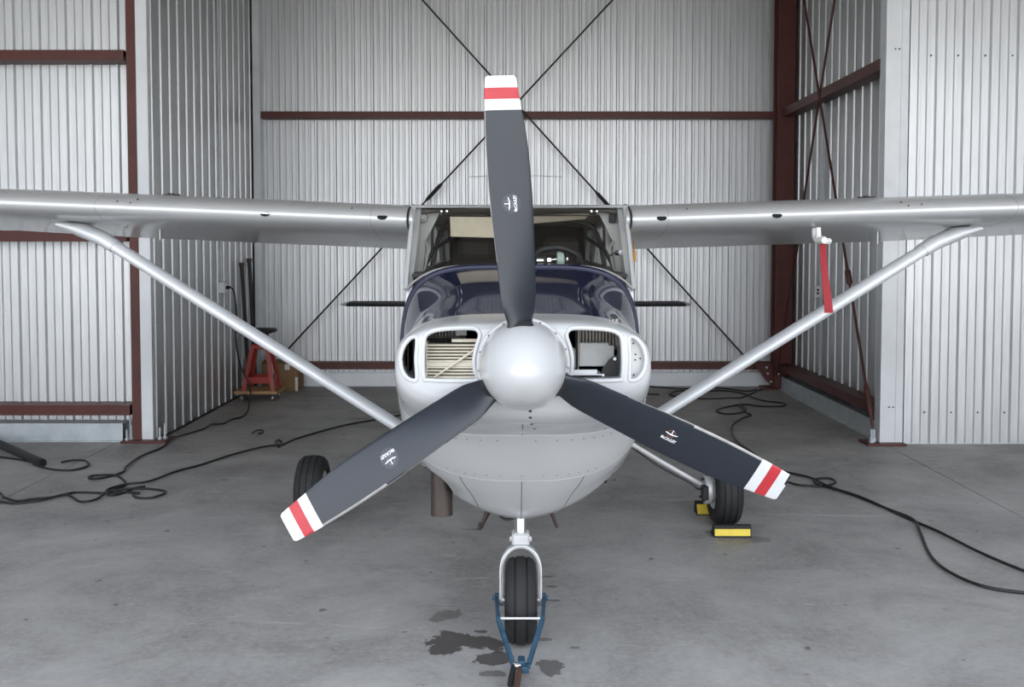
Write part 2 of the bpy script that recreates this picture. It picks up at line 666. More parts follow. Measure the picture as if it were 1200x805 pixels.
# front wall, left of the bay
wall_fl = wall('wall_front_left', (-6.9, 8.945, 0), (-3.33, 9.01, TOP))
sheets(wall_fl, (-6.9, 8.94), 0.0, 3.56)
for z0, z1 in ((3.382, 3.471), (1.789, 1.887), (0.237, 0.329)):
    girt(wall_fl, -6.9, -3.445, 8.71, 0.22, z0, z1)
bm = NB()
bx(bm, (-6.9, 8.73, 0.0), (-3.52, 8.738, 0.162))
bx(bm, (-6.9, 8.69, 0.0), (-3.52, 8.735, 0.008))
bx(bm, (-6.9, 8.735, 0.154), (-3.52, 8.92, 0.162))
obj('base_channel', bm, M_galv, wall_fl, 0)
bm = NB()
bx(bm, (-3.419, 8.70, 0.02), (-3.336, 8.712, TOP), 0.001)
bx(bm, (-3.419, 8.84, 0.02), (-3.336, 8.852, TOP))
bx(bm, (-3.384, 8.71, 0.02), (-3.374, 8.845, TOP))
bx(bm, (-3.419, 8.699, 3.62), (-3.336, 8.702, 3.626))
post = obj('column', bm, M_red, wall_fl, 0)
bm = NB()
bx(bm, (-3.50, 8.62, 0.0), (-3.10, 8.88, 0.022), 0.002)
obj('base_plate', bm, M_red, post, 0)
for x, y, h in ((-3.47, 8.78, 0.20), (-3.455, 8.66, 0.10), (-3.432, 8.70, 0.13), (-3.175, 8.70, 0.11), (-3.145, 8.74, 0.14)):
    bm = NB()
    cyl(bm, (x, y, 0.02), (x, y, 0.02 + h), 0.009, n=8)
    cyl(bm, (x, y, 0.022), (x, y, 0.045), 0.018, n=6)
    obj('anchor_bolt', bm, M_galv, post, 0)

# right wall of the tail bay: sheets outside, girts inside
wall_right = wall('wall_right', (3.425, 8.62, 0), (3.50, 12.35, TOP))
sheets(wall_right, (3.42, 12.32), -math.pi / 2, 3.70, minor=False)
girt(wall_right, 8.60, 11.98, 3.25, 0.165, 3.32, 3.42, M_red, along='y')
girt(wall_right, 8.60, 11.98, 3.25, 0.165, 0.225, 0.318, M_red, along='y')
bm = NB()
bx(bm, (3.262, 8.6, 0.0), (3.270, 11.93, 0.165))
bx(bm, (3.225, 8.6, 0.0), (3.265, 11.93, 0.008))
bx(bm, (3.265, 8.6, 0.158), (3.415, 11.93, 0.165))
obj('base_channel', bm, M_galv, wall_right, 0)
a, b = (3.14, 10.788, 4.421), (3.14, 8.56, 0.16)
brace(wall_right, ext(a, b, 5.15), b, 0.013, M_brown, [(0.645, 0.14, 0.030), (0.74, 0.16, 0.030), (0.955, 0.3, 0.024)])
a, b = (3.17, 9.86, 4.19), (3.17, 11.8, 0.20)
brace(wall_right, ext(a, b, 5.15), b, 0.013, M_brown, [(0.70, 0.4, 0.024)])
bm = NB()
bx(bm, (3.08, 8.50, 0.0), (3.42, 8.74, 0.020), 0.002)
bp_ = obj('base_plate', bm, M_red, wall_right, 0)
for x, y, h in ((3.13, 8.56, 0.12), (3.165, 8.60, 0.11)):
    bm = NB()
    cyl(bm, (x, y, 0.02), (x, y, 0.02 + h), 0.012, n=8)
    cyl(bm, (x, y, 0.022), (x, y, 0.06), 0.022, n=6)
    obj('anchor_bolt', bm, M_galv, bp_, 0)

# front wall, right of the bay
wall_fr = wall('wall_front_right', (3.335, 8.605, 0), (6.9, 8.66, TOP))
sheets(wall_fr, (3.405, 8.600), 0.0, 3.49)
bm = NB()
bx(bm, (3.205, 8.568, 0.022), (3.405, 8.574, TOP), 0.001)
bx(bm, (3.205, 8.57, 0.022), (3.211, 8.70, TOP))
bx(bm, (3.338, 8.562, 0.022), (3.345, 8.570, TOP))
obj('corner_trim', bm, M_trim, wall_fr, 0)
bm = NB()
for zc in (3.40, 0.285):
    for k in range(14):
        x = 3.44 + 0.185 + k * PITCH
        cyl(bm, (x - 0.02, 8.596, zc - k * 0.0006), (x - 0.02, 8.588, zc - k * 0.0006), 0.0075, n=6)
    for x in (3.282, 3.318):
        cyl(bm, (x, 8.57, zc + 0.05), (x, 8.560, zc + 0.05), 0.007, n=6)
o = obj('sheet_screws', bm, M_spot, wall_fr, 0)
o['kind'] = 'stuff'

# side walls, header and roof of the hangar around the open door
w = wall('wall_outer_left', (-7.0, 1.6, 0), (-6.9, 9.0, TOP))
w = wall('wall_outer_right', (6.9, 1.6, 0), (7.0, 8.65, TOP))
w = wall('wall_header', (-7.0, 1.5, 4.6), (7.0, 1.6, TOP))
bm = NB()
bx(bm, (-7.1, 1.4, TOP), (7.1, 12.5, TOP + 0.12))
struct('ceiling', bm, M_ceil, 0)

# ---------------------------------------------------------------- the airplane
PX = 0.01
plane = thing('light_airplane', (PX, 6.1, 0.0),
              'white, navy and silver high-wing light airplane nose-on in the hangar with a three-blade propeller', 'airplane')


def P(x, y, z):
    return Vector((PX + x, y, z))


def lerp_tab(tab, d):
    """monotone-ish interpolation in a table of (d, values...)"""
    if d <= tab[0][0]:
        return tab[0][1:]
    if d >= tab[-1][0]:
        return tab[-1][1:]
    for i in range(len(tab) - 1):
        if tab[i][0] <= d <= tab[i + 1][0]:
            break
    a, b = tab[i], tab[i + 1]
    p = tab[max(i - 1, 0)]
    q = tab[min(i + 2, len(tab) - 1)]
    h = b[0] - a[0]
    t = (d - a[0]) / h
    out = []
    for k in range(1, len(a)):
        s = (b[k] - a[k]) / h
        sa = (b[k] - p[k]) / (b[0] - p[0]) if i > 0 else s
        sb = (q[k] - a[k]) / (q[0] - a[0]) if i + 2 < len(tab) else s
        if s == 0:
            sa = sb = 0
        else:
            sa = max(0, min(3, sa / s)) * s
            sb = max(0, min(3, sb / s)) * s
        h00, h10, h01, h11 = 2 * t ** 3 - 3 * t * t + 1, t ** 3 - 2 * t * t + t, -2 * t ** 3 + 3 * t * t, t ** 3 - t * t
        out.append(h00 * a[k] + h10 * h * sa + h01 * b[k] + h11 * h * sb)
    return out


# d, half width, top z, widest z, bottom z, exponent top, exponent bottom
COWL = [(3.500, 0.425, 1.440, 1.300, 1.175, 3.2, 2.6),
        (3.512, 0.450, 1.455, 1.300, 1.145, 3.2, 2.6),
        (3.540, 0.463, 1.463, 1.290, 1.115, 3.3, 2.6),
        (3.600, 0.472, 1.469, 1.275, 1.080, 3.4, 2.8),
        (3.750, 0.482, 1.479, 1.240, 1.014, 3.5, 3.3),
        (3.950, 0.495, 1.505, 1.150, 0.800, 3.6, 2.8),
        (4.100, 0.503, 1.526, 1.060, 0.655, 3.7, 2.05),
        (4.250, 0.515, 1.547, 0.980, 0.545, 3.8, 1.72),
        (4.600, 0.556, 1.596, 0.985, 0.545, 4.1, 2.0),
        (4.960, 0.600, 1.640, 1.000, 0.550, 4.4, 2.6)]


def cowl_pt(d, t, grow=0.0):
    hw, zt, zm, zb, nt, nb = lerp_tab(COWL, d)
    hw += grow
    c, s = math.cos(t), math.sin(t)
    n = nt if s >= 0 else nb
    x = hw * math.copysign(abs(c) ** (2 / n), c)
    z = zm + (zt + grow - zm if s >= 0 else zm - zb + grow) * math.copysign(abs(s) ** (2 / n), s)
    return P(x, d, z)


def span(a, b, n):
    return [a + (b - a) * i / (n - 1) for i in range(n)]


# nose bowl
bm = NB()
ds = [3.500, 3.504, 3.512, 3.525, 3.545, 3.575, 3.61, 3.65, 3.70, 3.755]
NT = 96
rings = [[cowl_pt(d, 2 * math.pi * k / NT) for k in range(NT)] for d in ds]
loft(bm, rings)
bmesh.ops.recalc_face_normals(bm, faces=bm.faces)
bvh_bowl = BVHTree.FromBMesh(bm)
bowl = obj('nose_bowl', bm, M_white, plane)

INL = [(-0.356, 1.395), (-0.337, 1.427), (-0.285, 1.440), (-0.187, 1.444), (-0.160, 1.434), (-0.155, 1.412), (-0.166, 1.378), (-0.175, 1.333),
       (-0.172, 1.290), (-0.163, 1.266), (-0.182, 1.254), (-0.335, 1.256), (-0.357, 1.274)]
INR = [(-x, z) for x, z in INL][::-1]
VENT = [(-0.441, 1.333), (-0.431, 1.375), (-0.409, 1.404), (-0.386, 1.412), (-0.379, 1.398), (-0.383, 1.333), (-0.380, 1.268), (-0.388, 1.255), (-0.413, 1.262), (-0.434, 1.29)]
VENR = [(-x, z) for x, z in VENT][::-1]
outl = {}
cut = NB()
for key, poly, dep in (('il', INL, 3.85), ('ir', INR, 3.85), ('vl', VENT, 3.85), ('vr', VENR, 3.56)):
    c = [(p.x, p.y) for p in crom([(x, z, 0) for x, z in poly], 6, True)]
    outl[key] = c
    loft(cut, [[P(x, 3.40, z) for x, z in c], [P(x, dep, z) for x, z in c]])
bmesh.ops.recalc_face_normals(cut, faces=cut.faces)
for v in cut.verts:
    v.co -= plane.location
bpy.context.view_layer.update()
cme = finish('cutter', cut, M_white, 0)
co = bpy.data.objects.new('cutter', cme)
COL.objects.link(co)
co.location = plane.location
md = bowl.modifiers.new('cut', 'BOOLEAN')
md.object, md.operation, md.solver = co, 'DIFFERENCE', 'EXACT'
bpy.context.view_layer.update()
nm = bpy.data.meshes.new_from_object(bowl.evaluated_get(bpy.context.evaluated_depsgraph_get()))
bowl.modifiers.clear()
bowl.data = nm
bpy.data.objects.remove(co)
nm.polygons.foreach_set('use_smooth', [True] * len(nm.polygons))
nm.set_sharp_from_angle(angle=R(30))


def surf_y(bvh, x, z, default=3.5):
    h = bvh.ray_cast(P(x, 1.0, z), Vector((0, 1, 0)))
    return h[0].y if h[0] is not None else default


for key in ('il', 'ir', 'vl', 'vr'):
    pts = [P(x, surf_y(bvh_bowl, x, z) + 0.004, z) for x, z in outl[key]]
    bm = NB()
    tube(bm, pts, 0.0085, 10, True)
    obj('inlet_lip', bm, M_white, bowl)
# closed right-hand vent plate with screws
bm = NB()
loft(bm, [[P(x, 3.548, z) for x, z in outl['vr']], [P(x, 3.556, z) for x, z in outl['vr']]])
vp = obj('vent_plate', bm, M_ally, bowl, label='grey blanking plate in the right side vent')
bm = NB()
for x, z in ((0.40, 1.385), (0.408, 1.345), (0.407, 1.325), (0.402, 1.27), (0.425, 1.33)):
    cyl(bm, P(x, 3.549, z), P(x, 3.545, z), 0.0035, n=8)
o = obj('vent_screws', bm, M_spot, vp)
o['kind'] = 'stuff'
# dark duct behind the open left vent
bm = NB()
loft(bm, [[P(x * 0.99, 3.80, z) for x, z in outl['vl']], [P(x * 0.99, 3.81, z) for x, z in outl['vl']]])
for k in range(2):
    bx(bm, P(-0.425 + k * 0.02, 3.60, 1.27), P(-0.421 + k * 0.02, 3.78, 1.40))
obj('vent_duct', bm, M_black, bowl)

# cowl panels
NTU = 49


def waist(d, z=1.20):
    """section angle at which the cowl side stands at height z (the blue and white parting line)"""
    hw, zt, zm, zb, nt, nb = lerp_tab(COWL, d)
    if z >= zm:
        return math.asin(min(1, ((z - zm) / (zt - zm)) ** (nt / 2)))
    return -math.asin(min(1, ((zm - z) / (zm - zb)) ** (nb / 2)))


def cowl_panel(d0, d1, nd, upper, nt, th=0.006):
    bm = NB()
    dd = span(d0, d1, nd)
    outer, inner = [], []
    for d in dd:
        w = waist(d)
        tt = span(w, math.pi - w, nt) if upper else span(math.pi - w, 2 * math.pi + w, nt)
        outer.append([cowl_pt(d, t) for t in tt])
        inner.append([cowl_pt(d, t, -th) for t in tt])
    vo = loft(bm, outer, False)
    vi = loft(bm, inner, False, flip=True, mi=lambda i, j: 1)
    for i in range(nd - 1):
        bm.faces.new([vo[i][0], vo[i + 1][0], vi[i + 1][0], vi[i][0]])
        bm.faces.new([vo[i][-1], vi[i][-1], vi[i + 1][-1], vo[i + 1][-1]])
    for j in range(nt - 1):
        bm.faces.new([vo[0][j], vi[0][j], vi[0][j + 1], vo[0][j + 1]])
        bm.faces.new([vo[-1][j], vo[-1][j + 1], vi[-1][j + 1], vi[-1][j]])
    return bm


up = obj('upper_cowl', cowl_panel(3.759, 4.90, 24, True, 61), [M_blue, M_dark], plane, 40, 'navy blue glossy upper cowl')
ch = obj('chin_cowl', cowl_panel(3.759, 3.968, 8, False, 73), [M_white, M_dark], plane, 40)
lw = obj('lower_cowl', cowl_panel(3.971, 4.90, 22, False, 81), [M_white, M_dark], plane, 40)
cut = NB()
e = [(0.066 * math.cos(2 * math.pi * k / 32), 0.17 * math.sin(2 * math.pi * k / 32)) for k in range(32)]
loft(cut, [[P(-0.356 + a, 4.24 + b, z) - plane.location for a, b in e] for z in (0.35, 0.95)])
bmesh.ops.recalc_face_normals(cut, faces=cut.faces)
co = bpy.data.objects.new('cutter', finish('cutter', cut, M_white, 0))
COL.objects.link(co)
co.location = plane.location
md = lw.modifiers.new('cut', 'BOOLEAN')
md.object, md.operation, md.solver = co, 'DIFFERENCE', 'EXACT'
bpy.context.view_layer.update()
nm = bpy.data.meshes.new_from_object(lw.evaluated_get(bpy.context.evaluated_depsgraph_get()))
lw.modifiers.clear()
lw.data = nm
bpy.data.objects.remove(co)
nm.polygons.foreach_set('use_smooth', [True] * len(nm.polygons))
nm.set_sharp_from_angle(angle=R(40))

# seams and fasteners
bm = NB()
for d0, d1 in ((3.60, 3.756), (3.972, 4.25)):
    tube(bm, [cowl_pt(d, R(270), 0.0003) for d in span(d0, d1, 10)], 0.0016, 6)
for s in (-1, 1):
    tube(bm, [cowl_pt(d, R(270 + s * 24), 0.0003) for d in span(3.972, 4.20, 10)], 0.0013, 6)
o = obj('cowl_seams', bm, M_slot, plane)
o['kind'] = 'stuff'
bm = NB()


def dot(d, t, r, g=0.0):
    p = cowl_pt(d, t)
    nrm = (cowl_pt(d, t, 0.01) - p)
    e1 = (cowl_pt(d, t + 0.02) - p).normalized()
    e2 = (cowl_pt(d + 0.01, t) - p).normalized()
    nn = e1.cross(e2)
    if nn.dot(nrm) < 0:
        nn = -nn
    nn.normalize()
    cyl(bm, p - nn * 0.002, p + nn * 0.0015, r, n=8)


for k in range(-9, 10):
    dot(3.735, R(270 + k * 5.6), 0.0042 if k % 3 == 0 else 0.0028)
    dot(3.785, R(270 + k * 5.6 + 1.5), 0.0026)
for d in (3.513, 3.540, 3.600, 3.695):
    dot(d, R(270 + 1.4), 0.0062)
for k in range(-6, 7):
    dot(3.945, R(270 + k * 5.0), 0.0020)
dot(3.70, R(245), 0.0034)
dot(3.62, R(205), 0.0036)
dot(3.74, R(300), 0.0062)
o = obj('cowl_fasteners', bm, M_spot, plane)
o['kind'] = 'stuff'
# small drain slot on the right cheek
bm = NB()
tube(bm, [cowl_pt(4.2 + k * 0.02, R(318), 0.001) for k in range(5)], 0.006, 6)
obj('drain_slot', bm, M_hole, plane)

# firewall deck (blue band in front of the windshield)
bm = NB()
tt = span(R(2), R(178), 61)
prof = [(4.905, -0.004), (4.905, 0.010), (4.915, 0.014), (4.93, 0.014), (5.00, 0.013), (5.06, 0.004)]
rg = []
for d, g in prof:
    r = []
    for t in tt:
        p = cowl_pt(min(d, 4.955), t, g)
        p.y = d + 0.10 * (abs(p.x - PX) / 0.6) ** 2.2 * (1 if d > 4.95 else 0.3)
        r.append(p)
    rg.append(r)
loft(bm, rg, False)
obj('boot_cowl', bm, M_blue, plane, 40, 'navy blue boot cowl band below the windshield')

# engine seen through the inlets
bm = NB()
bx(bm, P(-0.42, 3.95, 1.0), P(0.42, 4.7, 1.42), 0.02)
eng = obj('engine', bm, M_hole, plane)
bm = NB()
xs0, xs1, z0 = -0.352, -0.150, 1.250
bx(bm, P(xs0, 3.66, z0), P(xs1, 3.67, 1.39))
obj('cooler_core', bm, M_hole, eng)
for k in range(11):
    z = 1.256 + k * 0.0117
    bm = NB()
    th = 0.0032 if k != 4 else 0.0075
    bx(bm, P(xs0, 3.60, z - th), P(xs1, 3.665, z + th))
    obj('cooler_fin', bm, M_fin, eng, 0, 'cream oil cooler fin in the left inlet')
bm = NB()
bx(bm, P(xs0 - 0.004, 3.595, 1.25), P(xs0, 3.67, 1.385))
obj('cooler_frame', bm, M_fin, eng, 0)
bm = NB()
bx(bm, P(-0.262, 3.59, 1.385), P(-0.150, 3.61, 1.397), 0.002)
obj('cooler_lip', bm, M_fin, eng, 0)
bm = NB()
cyl(bm, P(-0.327, 3.585, 1.256), P(-0.165, 3.585, 1.366), 0.0045, n=8)
obj('baffle_rod', bm, M_fin, eng)
bm = NB()
for k in range(9):
    bx(bm, P(-0.345 + k * 0.012, 3.75, 1.39), P(-0.338 + k * 0.012, 3.80, 1.46))
bx(bm, P(-0.36, 3.79, 1.38), P(-0.22, 3.80, 1.46))
obj('cylinder_fins', bm, M_cylfin, eng, 0)
bm = NB()
bx(bm, P(-0.252, 3.70, 1.40), P(-0.212, 3.704, 1.445))
obj('tag_card', bm, M_baffle, eng, 0)
# right inlet: fins, baffle plates, flap
bm = NB()
for k in range(12):
    x = 0.215 + k * 0.0125
    bx(bm, P(x, 3.72, 1.36), P(x + 0.008, 3.77, 1.46))
bx(bm, P(0.205, 3.765, 1.34), P(0.37, 3.775, 1.46))
bx(bm, P(0.207, 3.66, 1.25), P(0.211, 3.78, 1.46))
obj('cylinder_fins', bm, M_cylfin, eng, 0)
bm = NB()
bx(bm, P(0.212, 3.68, 1.285), P(0.325, 3.69, 1.375), 0.003)
bx(bm, P(0.315, 3.68, 1.31), P(0.345, 3.688, 1.365), 0.003)
obj('baffle_plate', bm, M_baffle, eng, 0)
bm = NB()
bx(bm, P(0.165, 3.68, 1.27), P(0.202, 3.70, 1.355), 0.008)
obj('baffle_plate', bm, M_baffle, eng, 0)
bm = NB()
bx(bm, P(0.160, 3.60, 1.265), P(0.275, 3.604, 1.283), 0.002)
bx(bm, P(0.160, 3.60, 1.262), P(0.29, 3.70, 1.266))
obj('baffle_strip', bm, M_ally, eng, 0)
bm = NB()
fl = [(0.283, 1.252), (0.35, 1.252), (0.353, 1.33), (0.34, 1.335), (0.318, 1.318), (0.295, 1.285)]
plate(bm, fl, [], lambda u, v, w: P(u, 3.61 + w, v), 0.006)
obj('rubber_flap', bm, M_black, eng, 0)
bm = NB()
cyl(bm, P(0.339, 3.611, 1.322), P(0.339, 3.603, 1.322), 0.006, n=10)
obj('flap_rivet', bm, M_print, eng, 0)
bm = NB()
cyl(bm, P(0.296, 3.611, 1.262), P(0.296, 3.603, 1.262), 0.005, n=10)
obj('flap_rivet', bm, M_print, eng, 0)

# spinner
HUB = (0.0, 3.40, 1.319)
SZ = 1.319
bm = NB()
pr = []
for k in range(22):
    t = k / 21
    pr.append((-0.315 * (1 - t) , 0.1585 * (1 - (1 - t) ** 2.15) ** 0.72))
pr[0] = (-0.315, 0.0006)
lathe(bm, P(0, 3.468, SZ), (0, 1, 0), pr, 64)
spin = obj('spinner', bm, M_white, plane, 50)
bm = NB()
lathe(bm, P(0, 3.468, SZ), (0, 1, 0), [(0.0, 0.15), (0.0, 0.1635), (0.004, 0.1665), (0.014, 0.1665), (0.016, 0.15)], 64)
obj('spinner_backplate', bm, M_white, plane)
bm = NB()
for k in range(15):
    a = R(20 + 24 * k)
    if any(abs((math.degrees(a) - q + 180) % 360 - 180) < 16 for q in (94.6, 214.6, 334.6)):
        continue
    x, z = 0.1575 * math.cos(a), SZ + 0.1575 * math.sin(a)
    cyl(bm, P(x * 0.99, 3.452, z), P(x * 1.015, 3.449, SZ + (z - SZ) * 1.015), 0.0035, n=8)
obj('spinner_screws', bm, M_spot, spin)
spin.children[0]['kind'] = 'stuff'

# propeller blades: r, left edge c (leading), right edge c, twist, thickness ratio
BL = [(0.120, -0.047, 0.047, 30, 0.80), (0.145, -0.043, 0.043, 34, 0.62), (0.170, -0.047, 0.048, 38, 0.42), (0.22, -0.058, 0.061, 41, 0.25), (0.30, -0.061, 0.067, 37, 0.19),
      (0.40, -0.064, 0.072, 33, 0.15), (0.52, -0.069, 0.077, 29, 0.12), (0.62, -0.071, 0.079, 26.5, 0.105), (0.74, -0.070, 0.078, 24, 0.09),
      (0.82, -0.067, 0.073, 22.5, 0.085), (0.888, -0.063, 0.065, 21, 0.08), (0.926, -0.0605, 0.0615, 20.4, 0.078), (0.965, -0.057, 0.058, 19.8, 0.075),
      (0.998, -0.053, 0.054, 19.2, 0.07), (1.006, -0.046, 0.048, 19.0, 0.05)]
NU = 13


def blade_ring(r, cl, cr, tw, th):
    ring = []
    w = cr - cl
    tn = math.tan(R(tw))
    chord = w / math.cos(R(tw))
    us = [0.5 - 0.5 * math.cos(math.pi * i / (NU - 1)) for i in range(NU)]

    def thick(u):
        return th * chord * 2.0 * (0.9 * math.sqrt(max(u, 0)) * (1 - u) ** 0.8 + 0.04 * (1 if 0 < u < 1 else 0))
    for u in us:                # front (cambered) face, leading edge to trailing edge
        c = cl + w * u
        ring.append((c, c * tn - thick(u) * 0.62, r))
    for u in us[-2:0:-1]:
        c = cl + w * u
        ring.append((c, c * tn + thick(u) * 0.38, r))
    return ring


def blade_rows():
    rows = []
    for i in range(len(BL) - 1):
        a, b = BL[i], BL[i + 1]
        n = 3 if i < 9 else 1
        for k in range(n):
            t = k / n
            d = lerp_tab(BL, a[0] + (b[0] - a[0]) * t)
            rows.append((a[0] + (b[0] - a[0]) * t, *d))
    rows.append(BL[-1])
    return rows


ROWS = blade_rows()


def decal(parent, name, polys, tris, bvh, off, m, to_w, label=None):
    """flat print laid on the blade's front face; polys/tris in blade (c, r) coordinates"""
    bm = NB()
    vs = []
    for c, r in polys:
        w = to_w(c, 0, r)
        h = bvh.ray_cast(Vector((w.x, 1.0, w.z)), Vector((0, 1, 0)))
        y = h[0].y if h[0] is not None else w.y
        vs.append(bm.verts.new((w.x, y - off, w.z)))
    for t in tris:
        try:
            bm.faces.new([vs[i] for i in t])
        except ValueError:
            pass
    return obj(name, bm, m, parent, 0, label, recalc=False)


def disc_mesh(c0, r0, rad, ri=0.0, n=36, k=4):
    pts, tr = [], []
    for j in range(k + 1):
        q = ri + (rad - ri) * j / k
        for i in range(n):
            a = 2 * math.pi * i / n
            pts.append((c0 + q * math.cos(a), r0 + q * math.sin(a)))
    for j in range(k):
        for i in range(n):
            i2 = (i + 1) % n
            tr.append((j * n + i, (j + 1) * n + i, (j + 1) * n + i2, j * n + i2))
    return pts, tr


fc = bpy.data.curves.new('word', 'FONT')
fc.body = 'McCAULEY'
fc.size = 0.0155
fc.offset = 0.00035
fc.align_x = 'CENTER'
fc.resolution_u = 3
fo = bpy.data.objects.new('word', fc)
COL.objects.link(fo)
bpy.context.view_layer.update()
wm = bpy.data.meshes.new_from_object(fo.evaluated_get(bpy.context.evaluated_depsgraph_get()))
WORD_V = [(v.co.x, v.co.y) for v in wm.vertices]
WORD_F = [tuple(p.vertices) for p in wm.polygons]
bpy.data.objects.remove(fo)

for bi, (ang, label) in enumerate(((94.6, 'upright blade'), (214.6, 'lower left blade'), (334.9, 'lower right blade, tip paint chipped to black'))):
    ph = R(ang)

    def to_w(c, y, r):
        return P(c * math.sin(ph) + r * math.cos(ph), HUB[1] + y, HUB[2] - c * math.cos(ph) + r * math.sin(ph))
    bm = NB()
    NR = 2 * NU - 2

    def mi(i, j):
        r = ROWS[i][0] + 0.001
        le = j in (0, NR - 1, NR - 2) or (j == 1 and r > 0.7)
        if bi == 2 and r > 0.985 and j <= 4 or bi == 2 and r > 0.97 and j <= 2:
            return 0
        if r > 0.965:
            return 2
        if r > 0.926:
            return 3
        if r > 0.888:
            return 2
        return 1 if (le and r > 0.36 and j != 1) or (j == 1 and r > 0.60 and bi > 0) else 0
    loft(bm, [[to_w(*q) for q in blade_ring(*row)] for row in ROWS], True, True, mi=mi)
    bmesh.ops.recalc_face_normals(bm, faces=bm.faces)
    bvh = BVHTree.FromBMesh(bm)
    bl = obj('propeller_blade', bm, [M_slate, M_edge, M_tipw, M_tipr], plane, 55,
             'dark slate %s with white, red and white tip bands' % label, recalc=False)
    # root boot where the blade leaves the spinner, shading painted in as black
    bm = NB()
    rr = []
    for r, hc, hy in ((0.112, 0.055, 0.060), (0.128, 0.056, 0.060), (0.134, 0.0545, 0.057), (0.148, 0.044, 0.046), (0.160, 0.036, 0.034)):
        ring = []
        for k in range(28):
            t = 2 * math.pi * k / 28
            ct, st_ = math.cos(t), math.sin(t)
            ring.append(to_w(hc * math.copysign(abs(ct) ** 0.6, ct), hy * math.copysign(abs(st_) ** 0.6, st_), r))
        rr.append(ring)
    loft(bm, rr, True, True)
    obj('blade_boot', bm, M_black, bl)
    # maker's emblem: disc, ring, little airplane and name, reading outward
    er = 0.566
    if bi < 2:
        pts, tr = disc_mesh(0.002, er, 0.0345)
        decal(bl, 'emblem_disc', pts, tr, bvh, 0.0010, M_decal, to_w)
    pts, tr = disc_mesh(-0.006, er - 0.001, 0.0150, 0.0125, 36, 1)
    decal(bl, 'emblem_ring', pts, tr, bvh, 0.0018, M_ringo if bi == 2 else M_ringg, to_w)
    # emblem frame: ex outward (r), ey towards the leading edge (-c)
    wing_ = []
    n = 10
    for k in range(n + 1):
        t = -1 + 2 * k / n
        wing_.append((t * 0.0225, -0.0010 + 0.0035 * abs(t) ** 1.5, 0.0024 * (1 - 0.45 * abs(t))))
    pts, tr = [], []
    for ex, ey, h in wing_:
        pts += [(-(ey + h), er + ex), (-(ey - h), er + ex)]
    for k in range(n):
        tr.append((2 * k, 2 * k + 1, 2 * k + 3, 2 * k + 2))
    b0 = len(pts)
    for ex, ey in ((-0.0018, 0.0), (0.0018, 0.0), (-0.0012, 0.0165), (0.0012, 0.0165)):
        pts.append((-ey, er + ex))
    tr.append((b0, b0 + 1, b0 + 3, b0 + 2))
    decal(bl, 'emblem_airplane', [(c - 0.004, r) for c, r in pts], tr, bvh, 0.0026, M_print, to_w)
    decal(bl, 'emblem_name', [(-(y - 0.022), er + x * 0.74) for x, y in WORD_V], WORD_F, bvh, 0.0026, M_print, to_w)

# fuselage behind the firewall: floor tub and tail cone
FUS = [(4.90, 0.588, 1.50, 1.00, 0.560, 6.0, 2.6),
       (5.10, 0.600, 1.50, 1.00, 0.550, 7.0, 3.0),
       (6.20, 0.600, 1.50, 1.00, 0.550, 7.0, 3.2),
       (7.20, 0.560, 1.60, 1.05, 0.600, 4.0, 3.0),
       (7.80, 0.480, 1.62, 1.10, 0.680, 2.6, 2.6),
       (9.00, 0.270, 1.48, 1.15, 0.860, 2.2, 2.2),
       (10.5, 0.060, 1.34, 1.18, 1.060, 2.0, 2.0)]
bm = NB()
rg = []
for d in span(4.90, 10.5, 36):
    hw, zt, zm, zb, nt, nb = lerp_tab(FUS, d)
    r = []
    for k in range(64):
        t = 2 * math.pi * k / 64
        c, s = math.cos(t), math.sin(t)
        n = nt if s >= 0 else nb
        r.append(P(hw * math.copysign(abs(c) ** (2 / n), c), d, zm + (zt - zm if s >= 0 else zm - zb) * math.copysign(abs(s) ** (2 / n), s)))
    rg.append(r)
loft(bm, rg)
obj('fuselage', bm, M_white, plane, 40)

# cabin: sides with windows, roof, headliner, rear bulkhead
for s in (-1, 1):
    bm = NB()
    outer = [(5.11, 1.42), (5.135, 1.52), (5.435, 1.955), (7.25, 1.955), (7.75, 1.50), (7.75, 1.42)]
    w1 = [(5.40, 1.62), (5.60, 1.87), (6.20, 1.87), (6.20, 1.62)]
    w2 = [(6.30, 1.62), (6.30, 1.87), (6.95, 1.85), (7.15, 1.64)]
    plate(bm, outer, [w1, w2], lambda u, v, w: P(s * (0.598 - w - 0.05 * max(0, (v - 1.42)) - max(0, u - 6.2) * 0.07), u, v), 0.03)
    cs = obj('cabin_side', bm, M_wing, plane, 0)
    for win in (w1, w2):
        bm = NB()
        plate(bm, win, [], lambda u, v, w: P(s * (0.588 - w - 0.05 * max(0, (v - 1.42)) - max(0, u - 6.2) * 0.07), u, v), 0.004)
        obj('side_window', bm, M_glass, cs, 0)
bm = NB()
xr = span(-0.60, 0.60, 17)
for d0, d1 in ((5.40, 7.25),):
    rgs = []
    for d, dz in ((5.395, -0.006), (5.41, 0.0), (5.45, 0.002), (6.2, 0.0), (7.25, -0.02), (7.78, -0.45)):
        rgs.append([P(x, d, 1.968 + dz) for x in xr] + [P(x, d + 0.006, 1.957 + dz) for x in xr[::-1]])
    loft(bm, rgs)
obj('cabin_roof', bm, M_wing, plane, 30)
bm = NB()
rgs = []
for d, z in ((5.43, 1.950), (5.60, 1.930), (6.4, 1.92), (7.2, 1.89)):
    rgs.append([P(x, d, z - 0.03 * (x / 0.56) ** 4) for x in span(-0.555, 0.555, 11)])
loft(bm, rgs, False)
obj('headliner', bm, M_head, plane, 30, 'brown-grey cloth cabin headliner', recalc=False)
bm = NB()
bx(bm, P(-0.54, 7.15, 1.45), P(0.54, 7.18, 1.93))
obj('rear_bulkhead', bm, M_dark, plane, 0)
